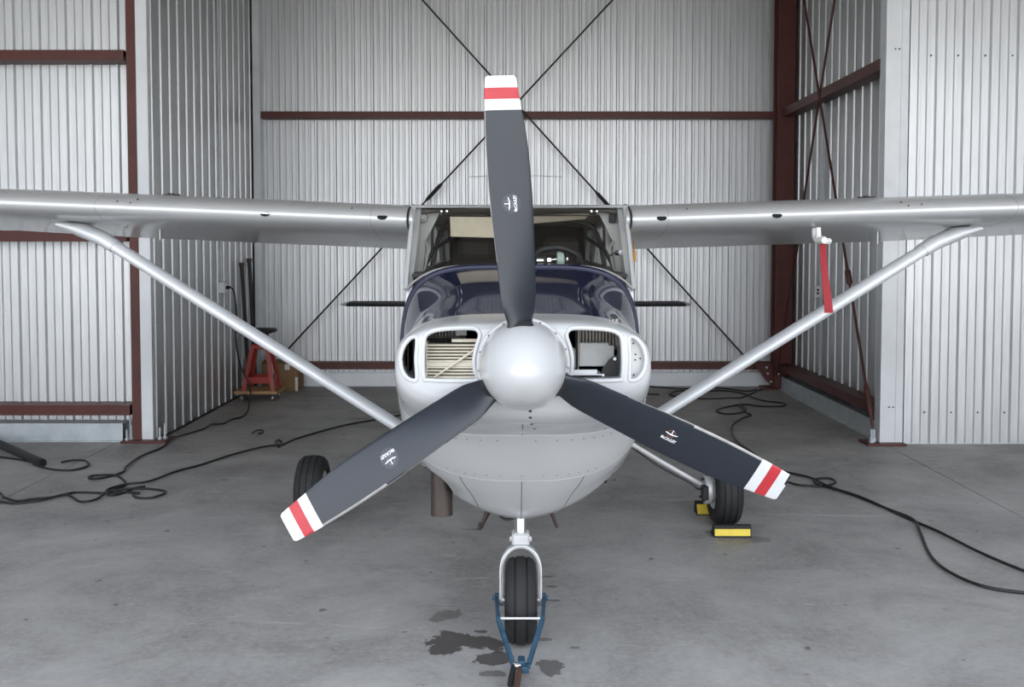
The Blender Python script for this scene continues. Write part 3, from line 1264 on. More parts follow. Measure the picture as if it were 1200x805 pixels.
for s in (-1, 1):
    bm = NB()
    bx(bm, P(s * 0.27 - 0.21, 6.15, 1.42), P(s * 0.27 + 0.21, 6.27, 1.66), 0.05)
    bx(bm, P(s * 0.27 - 0.11, 6.17, 1.66), P(s * 0.27 + 0.11, 6.25, 1.80), 0.03)
    obj('seat', bm, M_dark, plane)
# headliner bows and rear door-frame strips seen in the dark cabin
bm = NB()
tube(bm, crom([P(-0.52, 5.95, 1.62), P(-0.48, 5.95, 1.80), P(-0.38, 5.95, 1.885), P(0, 5.95, 1.90), P(0.38, 5.95, 1.885), P(0.48, 5.95, 1.80), P(0.52, 5.95, 1.62)], 5), 0.014, 6)
obj('cabin_bow', bm, M_dark, plane)
for s in (-1, 1):
    bm = NB()
    tube(bm, [P(s * 0.545, 5.60, 1.61), P(s * 0.49, 5.62, 1.72), P(s * 0.38, 5.75, 1.80)], 0.012, 6)
    obj('cabin_tube', bm, M_black, plane)
# glareshield
bm = NB()
pts = [(-0.56, 5.10), (-0.3, 5.0), (0, 4.98), (0.3, 5.0), (0.56, 5.10), (0.54, 5.42), (-0.54, 5.42)]
plate(bm, pts, [], lambda u, v, w: P(u, v, 1.622 - w - 0.25 * max(0, abs(u) - 0.35) ** 1.5), 0.02)
obj('glareshield', bm, M_black, plane, 0)
bm = NB()
bx(bm, P(-0.52, 5.40, 1.45), P(0.52, 5.43, 1.61))
obj('instrument_panel', bm, M_black, plane, 0)

# windshield
bm = NB()
rg = []
NS = 31
for k in range(9):
    v = k / 8
    r = []
    for i in range(NS):
        u = -1 + 2 * i / (NS - 1)
        xb = 0.588 * u
        # bottom follows the boot cowl, top is nearly straight
        zb = cowl_pt(4.955, math.pi / 2, 0.0).z - 0.002
        t = abs(u)
        zbb = 1.640 - 0.125 * t ** 5
        ybb = 4.985 + 0.11 * t ** 2.2
        xt = 0.575 * u
        ztt = 1.961 - 0.008 * t ** 4
        ytt = 5.385 + 0.01 * t * t
        bul = math.sin(math.pi * v) * 0.02
        r.append(P(xb + (xt - xb) * v, ybb + (ytt - ybb) * v - bul, zbb + (ztt - zbb) * v + bul * 0.6))
    rg.append(r)
loft(bm, rg, False)
obj('windshield', bm, M_glass, plane, 60)
bm = NB()
tube(bm, [p + Vector((0, -0.004, 0.004)) for p in rg[0]], 0.006, 6)
obj('windshield_seal', bm, M_post, plane)
for s in (-1, 1):
    bm = NB()
    idx = -1 if s > 0 else 0
    e = [r[idx] for r in rg]
    tube(bm, [p + Vector((s * 0.004, 0.004, 0)) for p in e], 0.013, 8)
    obj('windshield_post', bm, M_wing, plane)
    # grey corner trim inside the glass with its door-post strip
    bm = NB()
    poly = [(0.572, 1.945), (0.435, 1.945), (0.52, 1.77), (0.532, 1.60), (0.582, 1.60)]
    plate(bm, [(s * a, b) for a, b in poly], [], lambda u, v, w: P(u, 5.50 + w - 0.18 * max(0, 1.945 - v), v), 0.012)
    ct = obj('corner_trim_panel', bm, M_post, plane, 0, 'pale grey trim panel inside the windshield corner')
    bm = NB()
    tube(bm, [P(s * 0.522, 5.465, 1.77), P(s * 0.500, 5.44, 1.72), P(s * 0.525, 5.42, 1.60)], 0.006, 6)
    obj('trim_edge', bm, M_post, ct)
    bm = NB()
    if s < 0:
        cyl(bm, P(-0.535, 5.50, 1.897), P(-0.535, 5.455, 1.897), 0.026, 0.022, 16)
        cyl(bm, P(-0.535, 5.46, 1.897), P(-0.535, 5.44, 1.897), 0.012, 0.010, 12)
        obj('cabin_vent', bm, M_post, ct, label='round grey cabin air vent')
    else:
        bx(bm, P(0.500, 5.46, 1.87), P(0.538, 5.49, 1.925), 0.005)
        for k in range(4):
            bx(bm, P(0.504, 5.455, 1.876 + k * 0.012), P(0.534, 5.462, 1.882 + k * 0.012))
        obj('cabin_vent', bm, M_black, ct, label='square slatted cabin air vent')
bm = NB()
cyl(bm, P(0.49, 5.30, 1.690), P(0.53, 5.28, 1.715), 0.006, n=8)
cyl(bm, P(0.525, 5.30, 1.705), P(0.545, 5.27, 1.705), 0.016, n=12)
obj('thermometer', bm, M_chrome, plane)
# sun visors
vl = [(-0.385, 5.47, 1.905), (-0.02, 5.47, 1.900), (-0.02, 5.44, 1.785), (-0.38, 5.44, 1.795)]
for k, (pts, lab) in enumerate(((vl, 'tan sun visor swung down'), ([(0.02, 5.47, 1.908), (0.39, 5.47, 1.915), (0.37, 5.50, 1.893), (0.02, 5.52, 1.862)], 'tan sun visor folded up'))):
    bm = NB()
    a = [P(*p) for p in pts]
    nrm = (a[1] - a[0]).cross(a[3] - a[0]).normalized() * 0.008
    loft(bm, [a, [p + nrm for p in a]])
    v = obj('sun_visor', bm, M_visor, plane, 0, lab)
    s = -1 if k == 0 else 1
    bm = NB()
    tube(bm, crom([P(s * 0.02, 5.462, 1.912), P(s * 0.36, 5.462, 1.912), P(s * 0.425, 5.462, 1.915), P(s * 0.435, 5.462, 1.922), P(s * 0.42, 5.462, 1.931)], 4), 0.0045, 6)
    for q in (0.40, 0.43):
        cyl(bm, P(s * q, 5.46, 1.935), P(s * q, 5.445, 1.935), 0.006, n=8)
    obj('visor_rod', bm, M_chrome, v)

# wings
LEY, TEY = 5.28, 6.90


def airfoil(u, chord, th=0.118, cam=0.026):
    yt = 5 * th * (0.2969 * math.sqrt(u) - 0.126 * u - 0.3516 * u * u + 0.2843 * u ** 3 - 0.1036 * u ** 4)
    p = 0.4
    yc = cam / p ** 2 * (2 * p * u - u * u) if u < p else cam / (1 - p) ** 2 * (1 - 2 * p + 2 * p * u - u * u)
    return (yc + yt) * chord, (yc - yt) * chord


def wing_ring(s, x, u0, u1, dih, n=18, scale=1.0, flap=False):
    chord = 1.62 if x < 2.6 else 1.62 - (x - 2.6) / 2.9 * 0.5
    le = LEY + (0 if x < 2.6 else (x - 2.6) / 2.9 * 0.18)
    zle, zte = 1.882, 1.716
    us = [u0 + (u1 - u0) * (0.5 - 0.5 * math.cos(math.pi * i / (n - 1))) for i in range(n)]
    up_, lo_ = [], []
    dz = math.tan(R(dih)) * (x - 0.58)
    for u in us:
        a, b = airfoil(u, chord)
        zc = zle + (zte - zle) * u * chord / 1.62 + dz
        mid = (a + b) / 2
        up_.append(P(s * x, le + u * chord, zc + mid + (a - mid) * scale))
        lo_.append(P(s * x, le + u * chord, zc + mid + (b - mid) * scale))
    return up_ + lo_[-2:0:-1] if u0 == 0 else up_ + lo_[::-1]


for s, dih in ((-1, 2.40), (1, 1.80)):
    bm = NB()
    xs = [0.60, 0.9, 1.4, 1.9, 2.4, 2.6, 3.2, 4.0, 4.8, 5.3]
    rg = [wing_ring(s, x, 0.0, 0.735, dih, 26) for x in xs]
    rg += [wing_ring(s, 5.42, 0.0, 0.735, dih, 26, 0.7), wing_ring(s, 5.48, 0.01, 0.73, dih, 26, 0.2)[:len(rg[0])]]
    rg = [r for r in rg if len(r) == len(rg[0])]
    loft(bm, rg)
    wg = obj('wing', bm, M_wing, plane, 40)
    for nm_, x0, x1 in (('flap', 0.66, 2.75), ('aileron', 2.77, 5.30)):
        bm = NB()
        n = int((x1 - x0) / 0.045)
        rr = []
        for k in range(n + 1):
            x = x0 + (x1 - x0) * k / n
            rr.append(wing_ring(s, x, 0.742, 1.0, dih, 10, 1.0 if k % 2 else 0.93))
        loft(bm, rr)
        obj(nm_, bm, M_wing, wg, 20)
    # root fairing between cabin and wing
    bm = NB()
    loft(bm, [wing_ring(s, 0.575, 0.0, 1.0, dih, 26, 1.02), wing_ring(s, 0.645, 0.0, 1.0, dih, 26, 1.02)])
    obj('root_fairing', bm, M_wing, wg, 40)
    # rubber seal at the wing root
    bm = NB()
    rgn = [p + (p - P(s * 0.6, 6.0, 1.85)) * 0.012 for p in wing_ring(s, 0.600, 0.0, 0.735, dih, 26)]
    tube(bm, rgn, 0.006, 6, True)
    obj('root_seal', bm, M_black, wg)
    # panel seams across the leading edge
    for x in (0.80, 2.28 if s < 0 else 2.68):
        bm = NB()
        rgn = [p + (p - Vector((p.x, 6.0, p.z * 0 + 1.87))).normalized() * 0.0004 for p in wing_ring(s, x, 0.0, 0.3, dih, 16)]
        k = len(rgn)
        path = rgn[:16][::-1] + rgn[16:][::-1]
        tube(bm, path[:-1], 0.0007, 5)
        obj('wing_seam', bm, M_slot, wg)
    # air ports in the leading edge
    ports = ((0.737, 1.899), (1.365, 1.917)) if s < 0 else ((0.764, 1.894), (1.383, 1.908))
    for x, z in ports:
        bm = NB()
        ringp = [(0.028 * math.cos(t), 0.017 * math.sin(t)) for t in span(math.pi, 2 * math.pi, 14)] + [(0.02, 0.006), (-0.02, 0.006)]
        sl = [[P(s * x + a - PX * 0, 5.282 + 0.22 * max(0, b + z - 1.905) - q, z + b) for a, b in ringp] for q in (0.0035, -0.03)]
        loft(bm, sl)
        obj('air_port', bm, M_hole, wg, 0, 'black half-moon air port in the leading edge')
    # specks of chipped paint
    bm = NB()
    for x, dz_ in ((2.05, 0.05), (2.09, 0.03), (2.16, 0.035), (0.9, 0.05)):
        z = 1.882 + math.tan(R(dih)) * (x - 0.58) + dz_
        cyl(bm, P(s * x, 5.292, z), P(s * x, 5.281, z - 0.003), 0.0035, n=7)
    o = obj('paint_chips', bm, M_spot, wg)
    o['kind'] = 'stuff'
    # fuel cap on top
    bm = NB()
    zc = 1.972 + math.tan(R(dih)) * 1.45
    cyl(bm, P(s * 2.04, 5.78, zc), P(s * 2.04, 5.78, zc + 0.010), 0.05, n=20)
    cyl(bm, P(s * 2.04, 5.78, zc + 0.009), P(s * 2.04, 5.78, zc + 0.018), 0.02, n=20)
    bx(bm, P(s * 2.04 - 0.05, 5.772, zc + 0.009), P(s * 2.04 + 0.05, 5.788, zc + 0.014))
    obj('fuel_cap', bm, M_black, wg)
    # lift strut with flared cuff
    zt = 1.845 + (0.022 if s < 0 else 0.0)
    a, b = P(s * 0.40, 5.668, 0.501), P(s * 2.36, 5.58, zt - 0.085)
    bm = NB()
    d = (b - a).normalized()
    nrm = Vector((-d.z * s, 0, d.x * s)).normalized()
    ell = [(0.065 * math.cos(t), 0.034 * math.sin(t)) for t in span(0, 2 * math.pi * 31 / 32, 32)]
    loft(bm, [[p + Vector((0, q, 0)) + nrm * w for q, w in ell] for p in (a, a.lerp(b, 0.5), b)])
    st = obj('wing_strut', bm, M_strut, plane, 60)
    bm = NB()
    c1, c2, c3 = a.lerp(b, 0.965), a.lerp(b, 1.0), P(s * 2.47, 5.575, zt - 0.035)
    c4 = P(s * 2.56, 5.57, zt - 0.005)
    fl_ = [(c1, 1.08, 1.12), (c2, 1.15, 1.2), (c3, 1.6, 1.25), (c4, 2.3, 0.5)]
    loft(bm, [[p + Vector((0, q * k1, 0)) + nrm * w * k2 for q, w in ell] for p, k1, k2 in fl_])
    obj('strut_cuff', bm, M_strut, st, 60)
    bm = NB()
    xk = 2.1
    cyl(bm, P(s * xk, 5.75, zt + 0.02), P(s * xk, 5.75, zt - 0.09), 0.007, n=8)
    obj('tie_down_ring', bm, M_steel, wg)
    # main gear
    TW = 1.292
    bm = NB()
    tube(bm, crom([P(s * 0.40, 6.02, 0.64), P(s * 0.62, 6.04, 0.56), P(s * 0.88, 6.07, 0.405), P(s * 1.10, 6.10, 0.275), P(s * 1.19, 6.10, 0.228)], 5),
         [0.018 - 0.005 * k / 20 for k in range(21)], 10)
    lg = obj('main_gear_leg', bm, M_white, plane)
    bm = NB()
    tube(bm, crom([P(s * 0.62, 6.09, 0.555), P(s * 0.86, 6.04, 0.385), P(s * 1.06, 6.05, 0.275), P(s * 1.12, 6.03, 0.235), P(s * 1.15, 6.0, 0.26)], 5), 0.006, 6)
    obj('brake_line', bm, M_black, lg)
    bm = NB()
    prof = [(-0.062, 0.105), (-0.082, 0.135), (-0.086, 0.165), (-0.078, 0.190), (-0.062, 0.206), (-0.043, 0.2125), (-0.041, 0.206), (-0.036, 0.206), (-0.034, 0.2138),
            (-0.004, 0.215), (-0.003, 0.208), (0.003, 0.208), (0.004, 0.215), (0.034, 0.2138), (0.036, 0.206), (0.041, 0.206), (0.043, 0.2125), (0.062, 0.206), (0.078, 0.190),
            (0.086, 0.165), (0.082, 0.135), (0.062, 0.105)]
    lathe(bm, P(s * TW, 6.10, 0.2145), (1, 0, 0), prof, 48, False)
    ty = obj('main_tyre', bm, M_rubber, plane, 40)
    bm = NB()
    lathe(bm, P(s * TW, 6.10, 0.2145), (1, 0, 0), [(-0.070, 0.118), (-0.076, 0.112), (-0.05, 0.10), (-0.035, 0.05), (0.035, 0.05), (0.05, 0.10), (0.076, 0.112), (0.070, 0.118)], 32, True)
    obj('wheel_rim', bm, M_ally, ty, 40)
    bm = NB()
    lathe(bm, P(s * (TW - (0.115 if s > 0 else 0.08)), 6.10, 0.2145), (1, 0, 0), [(-0.012, 0.02), (-0.012, 0.085), (-0.006, 0.088), (0.026, 0.088), (0.030, 0.08), (0.06, 0.05), (0.1, 0.05)], 32, True)
    obj('brake_disc', bm, M_ally, ty, 40, 'pale metal brake disc on the inner side')
    bm = NB()
    bx(bm, P(s * (TW - 0.135) - 0.02, 6.00, 0.17), P(s * (TW - 0.135) + 0.02, 6.06, 0.26), 0.006)
    obj('brake_caliper', bm, M_black, ty, 30)
    bm = NB()
    for k in range(5):
        an = R(72 * k + 20)
        xx = s * (TW - 0.14)
        cyl(bm, P(xx - s * 0.006, 6.10 + 0.07 * math.cos(an), 0.2145 + 0.07 * math.sin(an)), P(xx + s * 0.03, 6.10 + 0.07 * math.cos(an), 0.2145 + 0.07 * math.sin(an)), 0.009, n=6)
    obj('disc_bolts', bm, M_black, ty, 30)['kind'] = 'stuff'

# orange stem under the right wing root
bm = NB()
cyl(bm, P(0.655, 5.60, 1.77), P(0.655, 5.60, 1.705), 0.004, n=8)
cyl(bm, P(0.655, 5.60, 1.712), P(0.655, 5.60, 1.652), 0.0125, n=12)
cyl(bm, P(0.655, 5.60, 1.719), P(0.655, 5.60, 1.711), 0.009, n=12)
obj('drain_stem', bm, M_orange, plane, 30, 'orange drain stem under the right wing root')
# pitot tube
bm = NB()
tube(bm, crom([P(1.63, 5.44, 1.84), P(1.63, 5.43, 1.79), P(1.63, 5.38, 1.775), P(1.63, 5.28, 1.775)], 4), 0.012, 10)
obj('pitot_tube', bm, M_white, plane)

# tail
bm = NB()


def tail_ring(x, le, te, z, th):
    us = [0.5 - 0.5 * math.cos(math.pi * i / 9) for i in range(10)]
    a = [P(x, le + (te - le) * u, z + th * 2 * (math.sqrt(u) * (1 - u) + 0.02)) for u in us]
    b = [P(x, le + (te - le) * u, z - th * 2 * (math.sqrt(u) * (1 - u) + 0.02)) for u in us[-2:0:-1]]
    return a + b


loft(bm, [tail_ring(x, 9.80 - 0.12 * (1 - abs(x) / 1.79), 10.55, 1.160, 0.027) for x in (-1.70, -1.4, -0.7, 0, 0.7, 1.4, 1.70)])
tp = obj('tailplane', bm, M_stab, plane, 40, 'dark blue horizontal tailplane')
for s in (-1, 1):
    bm = NB()
    loft(bm, [tail_ring(s * x, 9.83 + q, 10.56, 1.160, 0.027 * k) for x, q, k in ((1.70, 0, 1), (1.75, 0.03, 0.8), (1.78, 0.1, 0.35))])
    obj('tailplane_tip', bm, M_ally, tp, 40)
bm = NB()
fr = []
for z, le, te in ((1.30, 9.0, 10.70), (1.60, 9.55, 10.75), (2.45, 10.05, 10.80), (2.52, 10.12, 10.80)):
    k = 0.028 if z < 2.5 else 0.012
    us = [0.5 - 0.5 * math.cos(math.pi * i / 9) for i in range(10)]
    a = [P(k * 2 * (math.sqrt(u) * (1 - u)), le + (te - le) * u, z) for u in us]
    b = [P(-k * 2 * (math.sqrt(u) * (1 - u)), le + (te - le) * u, z) for u in us[-2:0:-1]]
    fr.append(a + b)
loft(bm, fr)
fin = obj('tail_fin', bm, M_white, plane, 40)
for s in (-1, 1):
    bm = NB()
    tube(bm, [P(s * 0.015, 10.25, 2.46), P(s * 0.20, 10.28, 2.485), P(s * 0.49, 10.35, 2.478)], 0.0035, 6)
    obj('antenna_rod', bm, M_steel, fin)

# exhaust, drains, nose gear
bm = NB()
lathe(bm, P(-0.350, 4.28, 0.86), (0, 0, -1), [(0, 0.048), (0.29, 0.048), (0.303, 0.049), (0.303, 0.043), (0.2, 0.042), (0.19, 0.001)], 28, True)
obj('exhaust_pipe', bm, M_exh, plane, 40)
for s, a, b in ((-1, (-0.125, 4.60, 0.57), (-0.185, 4.60, 0.405)), (1, (0.115, 4.60, 0.57), (0.175, 4.62, 0.40))):
    bm = NB()
    a, b = P(*a), P(*b)
    tube(bm, [a, b], [0.020 if s < 0 else 0.015, 0.007], 10)
    if s < 0:
        tube(bm, [a + Vector((0.03, 0, 0)), b + Vector((0.004, 0, 0.01))], [0.008, 0.005], 8)
        cyl(bm, b + Vector((0, 0, 0.02)), b + Vector((-0.012, 0, -0.01)), 0.014, 0.008, 10)
    obj('drain_tube', bm, M_exh, plane)
bm = NB()
tube(bm, crom([P(-0.10, 4.30, 0.59), P(-0.095, 4.29, 0.552), P(-0.07, 4.28, 0.536), P(-0.03, 4.28, 0.540)], 5), 0.006, 8)
obj('breather_hose', bm, M_black, plane)
NGY, NGX = 4.245, -0.002
bm = NB()
cyl(bm, P(NGX, 4.30, 0.62), P(NGX, 4.275, 0.455), 0.0245, n=24)
oleo = obj('nose_strut', bm, M_chrome, plane, 40, 'chrome nose gear oleo strut')
bm = NB()
lathe(bm, P(NGX, 4.298, 0.578), (0, 0, -1), [(0, 0.036), (0.012, 0.036), (0.014, 0.028)], 24)
obj('strut_collar', bm, M_black, oleo)
bm = NB()
for k in (-1, 1):
    tube(bm, [P(NGX + k * 0.018, 4.35, 0.58), P(NGX + k * 0.016, 4.44, 0.51), P(NGX + k * 0.016, 4.34, 0.455)], 0.010, 8)
obj('torque_link', bm, M_ally, oleo)
bm = NB()
box(bm, P(NGX, 4.275, 0.455), (0.078, 0.075, 0.056), None, 0.008)
for sx_ in (-1, 1):
    cyl(bm, P(NGX + sx_ * 0.034, 4.265, 0.452), P(NGX + sx_ * 0.048, 4.265, 0.452), 0.012, n=6)
cyl(bm, P(NGX - 0.018, 4.24, 0.458), P(NGX - 0.018, 4.232, 0.458), 0.010, n=6)
cyl(bm, P(NGX + 0.015, 4.24, 0.458), P(NGX + 0.015, 4.232, 0.458), 0.010, n=6)
obj('fork_block', bm, M_ally, oleo, 30)


def u_path(hw, ztop, zbot):
    pts = [(hw, zbot), (hw, ztop - hw * 1.15)]
    for k in range(1, 16):
        t = math.pi * k / 16
        pts.append((hw * math.cos(t), ztop - hw * 1.15 + hw * 1.15 * math.sin(t)))
    pts += [(-hw, ztop - hw * 1.15), (-hw, zbot)]
    return pts


bm = NB()
po, pi_ = u_path(0.0905, 0.428, 0.185), u_path(0.0785, 0.414, 0.185)
rg = []
for (xo, zo), (xi, zi) in zip(po, pi_):
    yo = NGY + 0.028 * max(0, (zo - 0.185) / 0.24)
    rg.append([P(NGX + xo, yo - 0.020, zo), P(NGX + xo, yo + 0.020, zo), P(NGX + xi, yo + 0.020, zi), P(NGX + xi, yo - 0.020, zi)])
loft(bm, rg)
fk = obj('nose_fork', bm, M_ally, plane, 30)
bm = NB()
tube(bm, [P(NGX + x, NGY + 0.028 * max(0, (z - 0.185) / 0.24) - 0.022, z) for x, z in u_path(0.0875, 0.424, 0.185)], 0.0058, 8)
obj('fork_rim', bm, M_ally, fk)
bm = NB()
prof = [(-0.040, 0.075), (-0.062, 0.10), (-0.070, 0.130), (-0.066, 0.158), (-0.052, 0.177), (-0.030, 0.1855), (-0.028, 0.179), (-0.022, 0.179), (-0.020, 0.1865),
        (0.020, 0.1865), (0.022, 0.179), (0.028, 0.179), (0.030, 0.1855), (0.052, 0.177), (0.066, 0.158), (0.070, 0.130), (0.062, 0.10), (0.040, 0.075)]
lathe(bm, P(NGX, NGY, 0.186), (1, 0, 0), prof, 56, False)
nt_ = obj('nose_tyre', bm, M_rubber, plane, 40)
bm = NB()
lathe(bm, P(NGX, NGY, 0.186), (1, 0, 0), [(-0.05, 0.082), (-0.052, 0.078), (-0.035, 0.07), (-0.03, 0.03), (0.03, 0.03), (0.035, 0.07), (0.052, 0.078), (0.05, 0.082)], 32, True)
obj('wheel_rim', bm, M_ally, nt_, 40)
for s in (-1, 1):
    bm = NB()
    lathe(bm, P(NGX, NGY, 0.186), (s, 0, 0), [(0.055, 0.018), (0.076, 0.018), (0.077, 0.024), (0.096, 0.022), (0.100, 0.013), (0.106, 0.012)], 18, True)
    obj('axle_nut', bm, M_steel, nt_, 40)

# ---------------------------------------------------------------- tow bar on the nose wheel
tb = thing('tow_bar', (0.0, 3.83, 0.0), 'blue steel tow bar hooked on the nose wheel axle, rusty handle on the floor', 'tow bar')


def bar(bm, a, b, w, h):
    a, b = Vector(a), Vector(b)
    d = (b - a).normalized()
    u = d.cross(Vector((0, 0, 1))).normalized()
    v = u.cross(d).normalized()
    rr = [[p + u * w * i + v * h * j for i, j in ((-.5, -.5), (.5, -.5), (.5, .5), (-.5, .5))] for p in (a, b)]
    loft(bm, rr)


for s, k0, k1, k2 in ((-1, (-0.098, 4.26, 0.192), (-0.088, 4.03, 0.185), (-0.026, 3.845, 0.070)), (1, (0.112, 4.26, 0.192), (0.098, 4.03, 0.185), (0.036, 3.845, 0.070))):
    bm = NB()
    bar(bm, k0, k1, 0.016, 0.022)
    bar(bm, k1, k2, 0.016, 0.020)
    box(bm, k0, (0.018, 0.03, 0.035), None, 0.003)
    cyl(bm, (k0[0] - s * 0.012, k0[1], k0[2]), (k0[0] + s * 0.018, k0[1], k0[2]), 0.010, n=10)
    obj('tow_arm', bm, M_towblue, tb, 0)
bm = NB()
cyl(bm, (-0.085, 4.032, 0.186), (0.095, 4.032, 0.186), 0.0062, n=10)
obj('spreader_rod', bm, M_chrome, tb)
bm = NB()
box(bm, (0.008, 3.86, 0.078), (0.028, 0.06, 0.022), None, 0.004)
cyl(bm, (-0.036, 3.84, 0.066), (0.044, 3.84, 0.066), 0.010, n=10)
box(bm, (0.022, 3.83, 0.062), (0.03, 0.05, 0.026), None, 0.004)
jt = obj('tow_joint', bm, M_towblue, tb, 30)
bm = NB()
cyl(bm, (-0.024, 3.845, 0.066), (0.008, 3.835, 0.068), 0.014, n=12)
obj('pivot_pin', bm, M_chrome, jt)
bm = NB()
tube(bm, [(-0.022, 3.845, 0.068), (-0.032, 3.78, 0.045), (-0.036, 3.745, 0.032)], [0.011, 0.013, 0.013], 12)
obj('hand_grip', bm, M_black, tb)
bm = NB()
tube(bm, [(0.004, 3.85, 0.066), (-0.012, 3.70, 0.045), (-0.055, 3.2, 0.016), (-0.075, 2.95, 0.014)], 0.0125, 12)
obj('tow_handle', bm, M_rust, tb)

# ---------------------------------------------------------------- wheel chocks
for nm_, cx, cy, face, half, lab in (('front', 1.290, 5.845, -1, 0.111, 'yellow-faced black wheel chock in front of the right main wheel'),
                                     ('rear', 1.275, 6.345, -1, 0.105, 'yellow-faced black wheel chock behind the right main wheel')):
    ck = thing('wheel_chock', (cx, cy, 0), lab, 'chock', 'chocks at the right main wheel')
    bm = NB()
    h = 0.072
    sgn = 1 if nm_ == 'front' else -1
    sec = [(-0.050 * sgn, 0.0), (-0.044 * sgn, h), (-0.010 * sgn, h), (0.055 * sgn, 0.0)]
    loft(bm, [[(cx + x, cy + u, v) for u, v in sec] for x in (-half, half)])
    obj('chock_body', bm, M_rubber, ck, 0)
    bm = NB()
    if nm_ == 'front':
        q = [(-0.0535, 0.012), (-0.0475, 0.052)]
    else:
        q = [(-0.058, 0.008), (-0.02, 0.062)]
    loft(bm, [[(cx + x, cy + q[0][0], q[0][1]), (cx + x, cy + q[1][0], q[1][1]), (cx + x, cy + q[1][0] + 0.008, q[1][1]), (cx + x, cy + q[0][0] + 0.008, q[0][1])] for x in (-half + 0.004, half - 0.006)])
    obj('yellow_plate', bm, M_yellow, ck, 0)

# ---------------------------------------------------------------- pitot cover with red ribbon
pc = thing('pitot_cover', (1.64, 5.33, 1.775), 'white pitot tube cover with a hanging red ribbon under the right wing', 'pitot cover')
bm = NB()
tube(bm, [(1.640, 5.25, 1.772), (1.640, 5.27, 1.774), (1.640, 5.37, 1.775)], [0.017, 0.021, 0.021], 14)
cyl(bm, (1.634, 5.33, 1.78), (1.630, 5.33, 1.842), 0.014, n=12)
box(bm, (1.668, 5.30, 1.768), (0.045, 0.05, 0.030), None, 0.01)
obj('cover_sleeve', bm, M_tape, pc)
bm = NB()
n = 12
for side in (0,):
    rr = []
    for k in range(n + 1):
        t = k / n
        x = 1.650 + 0.034 * t
        y = 5.31 + 0.012 * math.sin(t * 5)
        z = 1.765 - 0.385 * t
        w = 0.0175 + 0.005 * t
        tw = 0.25 * math.sin(t * 4)
        rr.append([(x - w, y - w * tw - 0.0012, z), (x + w, y + w * tw - 0.0012, z), (x + w, y + w * tw + 0.0012, z), (x - w, y - w * tw + 0.0012, z)])
    loft(bm, rr)
obj('ribbon', bm, M_redtape, pc, 30)

# ---------------------------------------------------------------- headset on the glareshield
hs = thing('headset', (0.20, 5.2, 1.622), 'dark aviation headset with one pale green ear cup behind the windshield', 'headset')
bm = NB()
tube(bm, crom([(0.09, 5.22, 1.64), (0.10, 5.26, 1.70), (0.17, 5.28, 1.728), (0.25, 5.28, 1.725), (0.32, 5.26, 1.69), (0.33, 5.22, 1.64)], 5), 0.018, 8)
obj('headband', bm, M_black, hs)
bm = NB()
lathe(bm, (0.228, 5.18, 1.668), (1, 0, 0), [(-0.022, 0.02), (-0.02, 0.036), (0.0, 0.042), (0.014, 0.036), (0.02, 0.015)], 20)
obj('ear_cup', bm, M_earcup, hs, 40, 'pale green ear cup')
bm = NB()
lathe(bm, (0.13, 5.19, 1.662), (1, 0, 0), [(-0.03, 0.02), (-0.028, 0.036), (0.02, 0.040), (0.03, 0.03)], 20)
obj('ear_cup', bm, M_black, hs, 40)
bm = NB()
cyl(bm, (0.178, 5.16, 1.668), (0.205, 5.16, 1.672), 0.008, n=10)
bx(bm, (0.155, 5.145, 1.660), (0.175, 5.15, 1.678))
bx(bm, (0.10, 5.145, 1.662), (0.135, 5.15, 1.672))
cyl(bm, (0.205, 5.17, 1.705), (0.220, 5.17, 1.71), 0.006, n=8)
cyl(bm, (0.258, 5.17, 1.665), (0.262, 5.17, 1.68), 0.006, n=8)
obj('headset_yoke', bm, M_chrome, hs, 40)['kind'] = 'stuff'

# ---------------------------------------------------------------- stool on a dolly, box, poles
dl = thing('furniture_dolly', (-2.92, 11.22, 0), 'low plywood dolly on casters under the red stool', 'dolly')
bm = NB()
bx(bm, (-3.165, 11.0, 0.085), (-2.68, 11.42, 0.118), 0.003)
obj('deck', bm, M_wood, dl, 0)
for x in (-3.09, -2.74):
    for y in (11.06, 11.36):
        bm = NB()
        bx(bm, (x - 0.03, y - 0.03, 0.078), (x + 0.03, y + 0.03, 0.086))
        bx(bm, (x - 0.016, y - 0.02, 0.03), (x - 0.011, y + 0.02, 0.08))
        bx(bm, (x + 0.011, y - 0.02, 0.03), (x + 0.016, y + 0.02, 0.08))
        c = obj('caster', bm, M_chrome, dl, 0)
        bm = NB()
        cyl(bm, (x - 0.010, y, 0.031), (x + 0.010, y, 0.031), 0.031, n=18)
        obj('caster_wheel', bm, M_steel, c, 40)
stl = thing('stool', (-2.92, 11.2, 0.118), 'red work stool with a round black seat standing on the dolly', 'stool')
SXc, SYc = -2.90, 11.2
bm = NB()
lathe(bm, (SXc, SYc, 0.745), (0, 0, 1), [(0, 0.06), (0.012, 0.11), (0.028, 0.165), (0.040, 0.178), (0.056, 0.178), (0.066, 0.165), (0.070, 0.05)], 36)
obj('seat', bm, M_black, stl, 40)
bm = NB()
cyl(bm, (SXc, SYc, 0.60), (SXc, SYc, 0.75), 0.030, n=14)
cyl(bm, (SXc, SYc, 0.715), (SXc, SYc, 0.75), 0.07, 0.09, n=18)
obj('screw_post', bm, M_rust, stl)
bm = NB()
bx(bm, (SXc - 0.10, SYc - 0.10, 0.585), (SXc + 0.10, SYc + 0.10, 0.635), 0.008)
obj('top_plate', bm, M_stoolred, stl, 0)
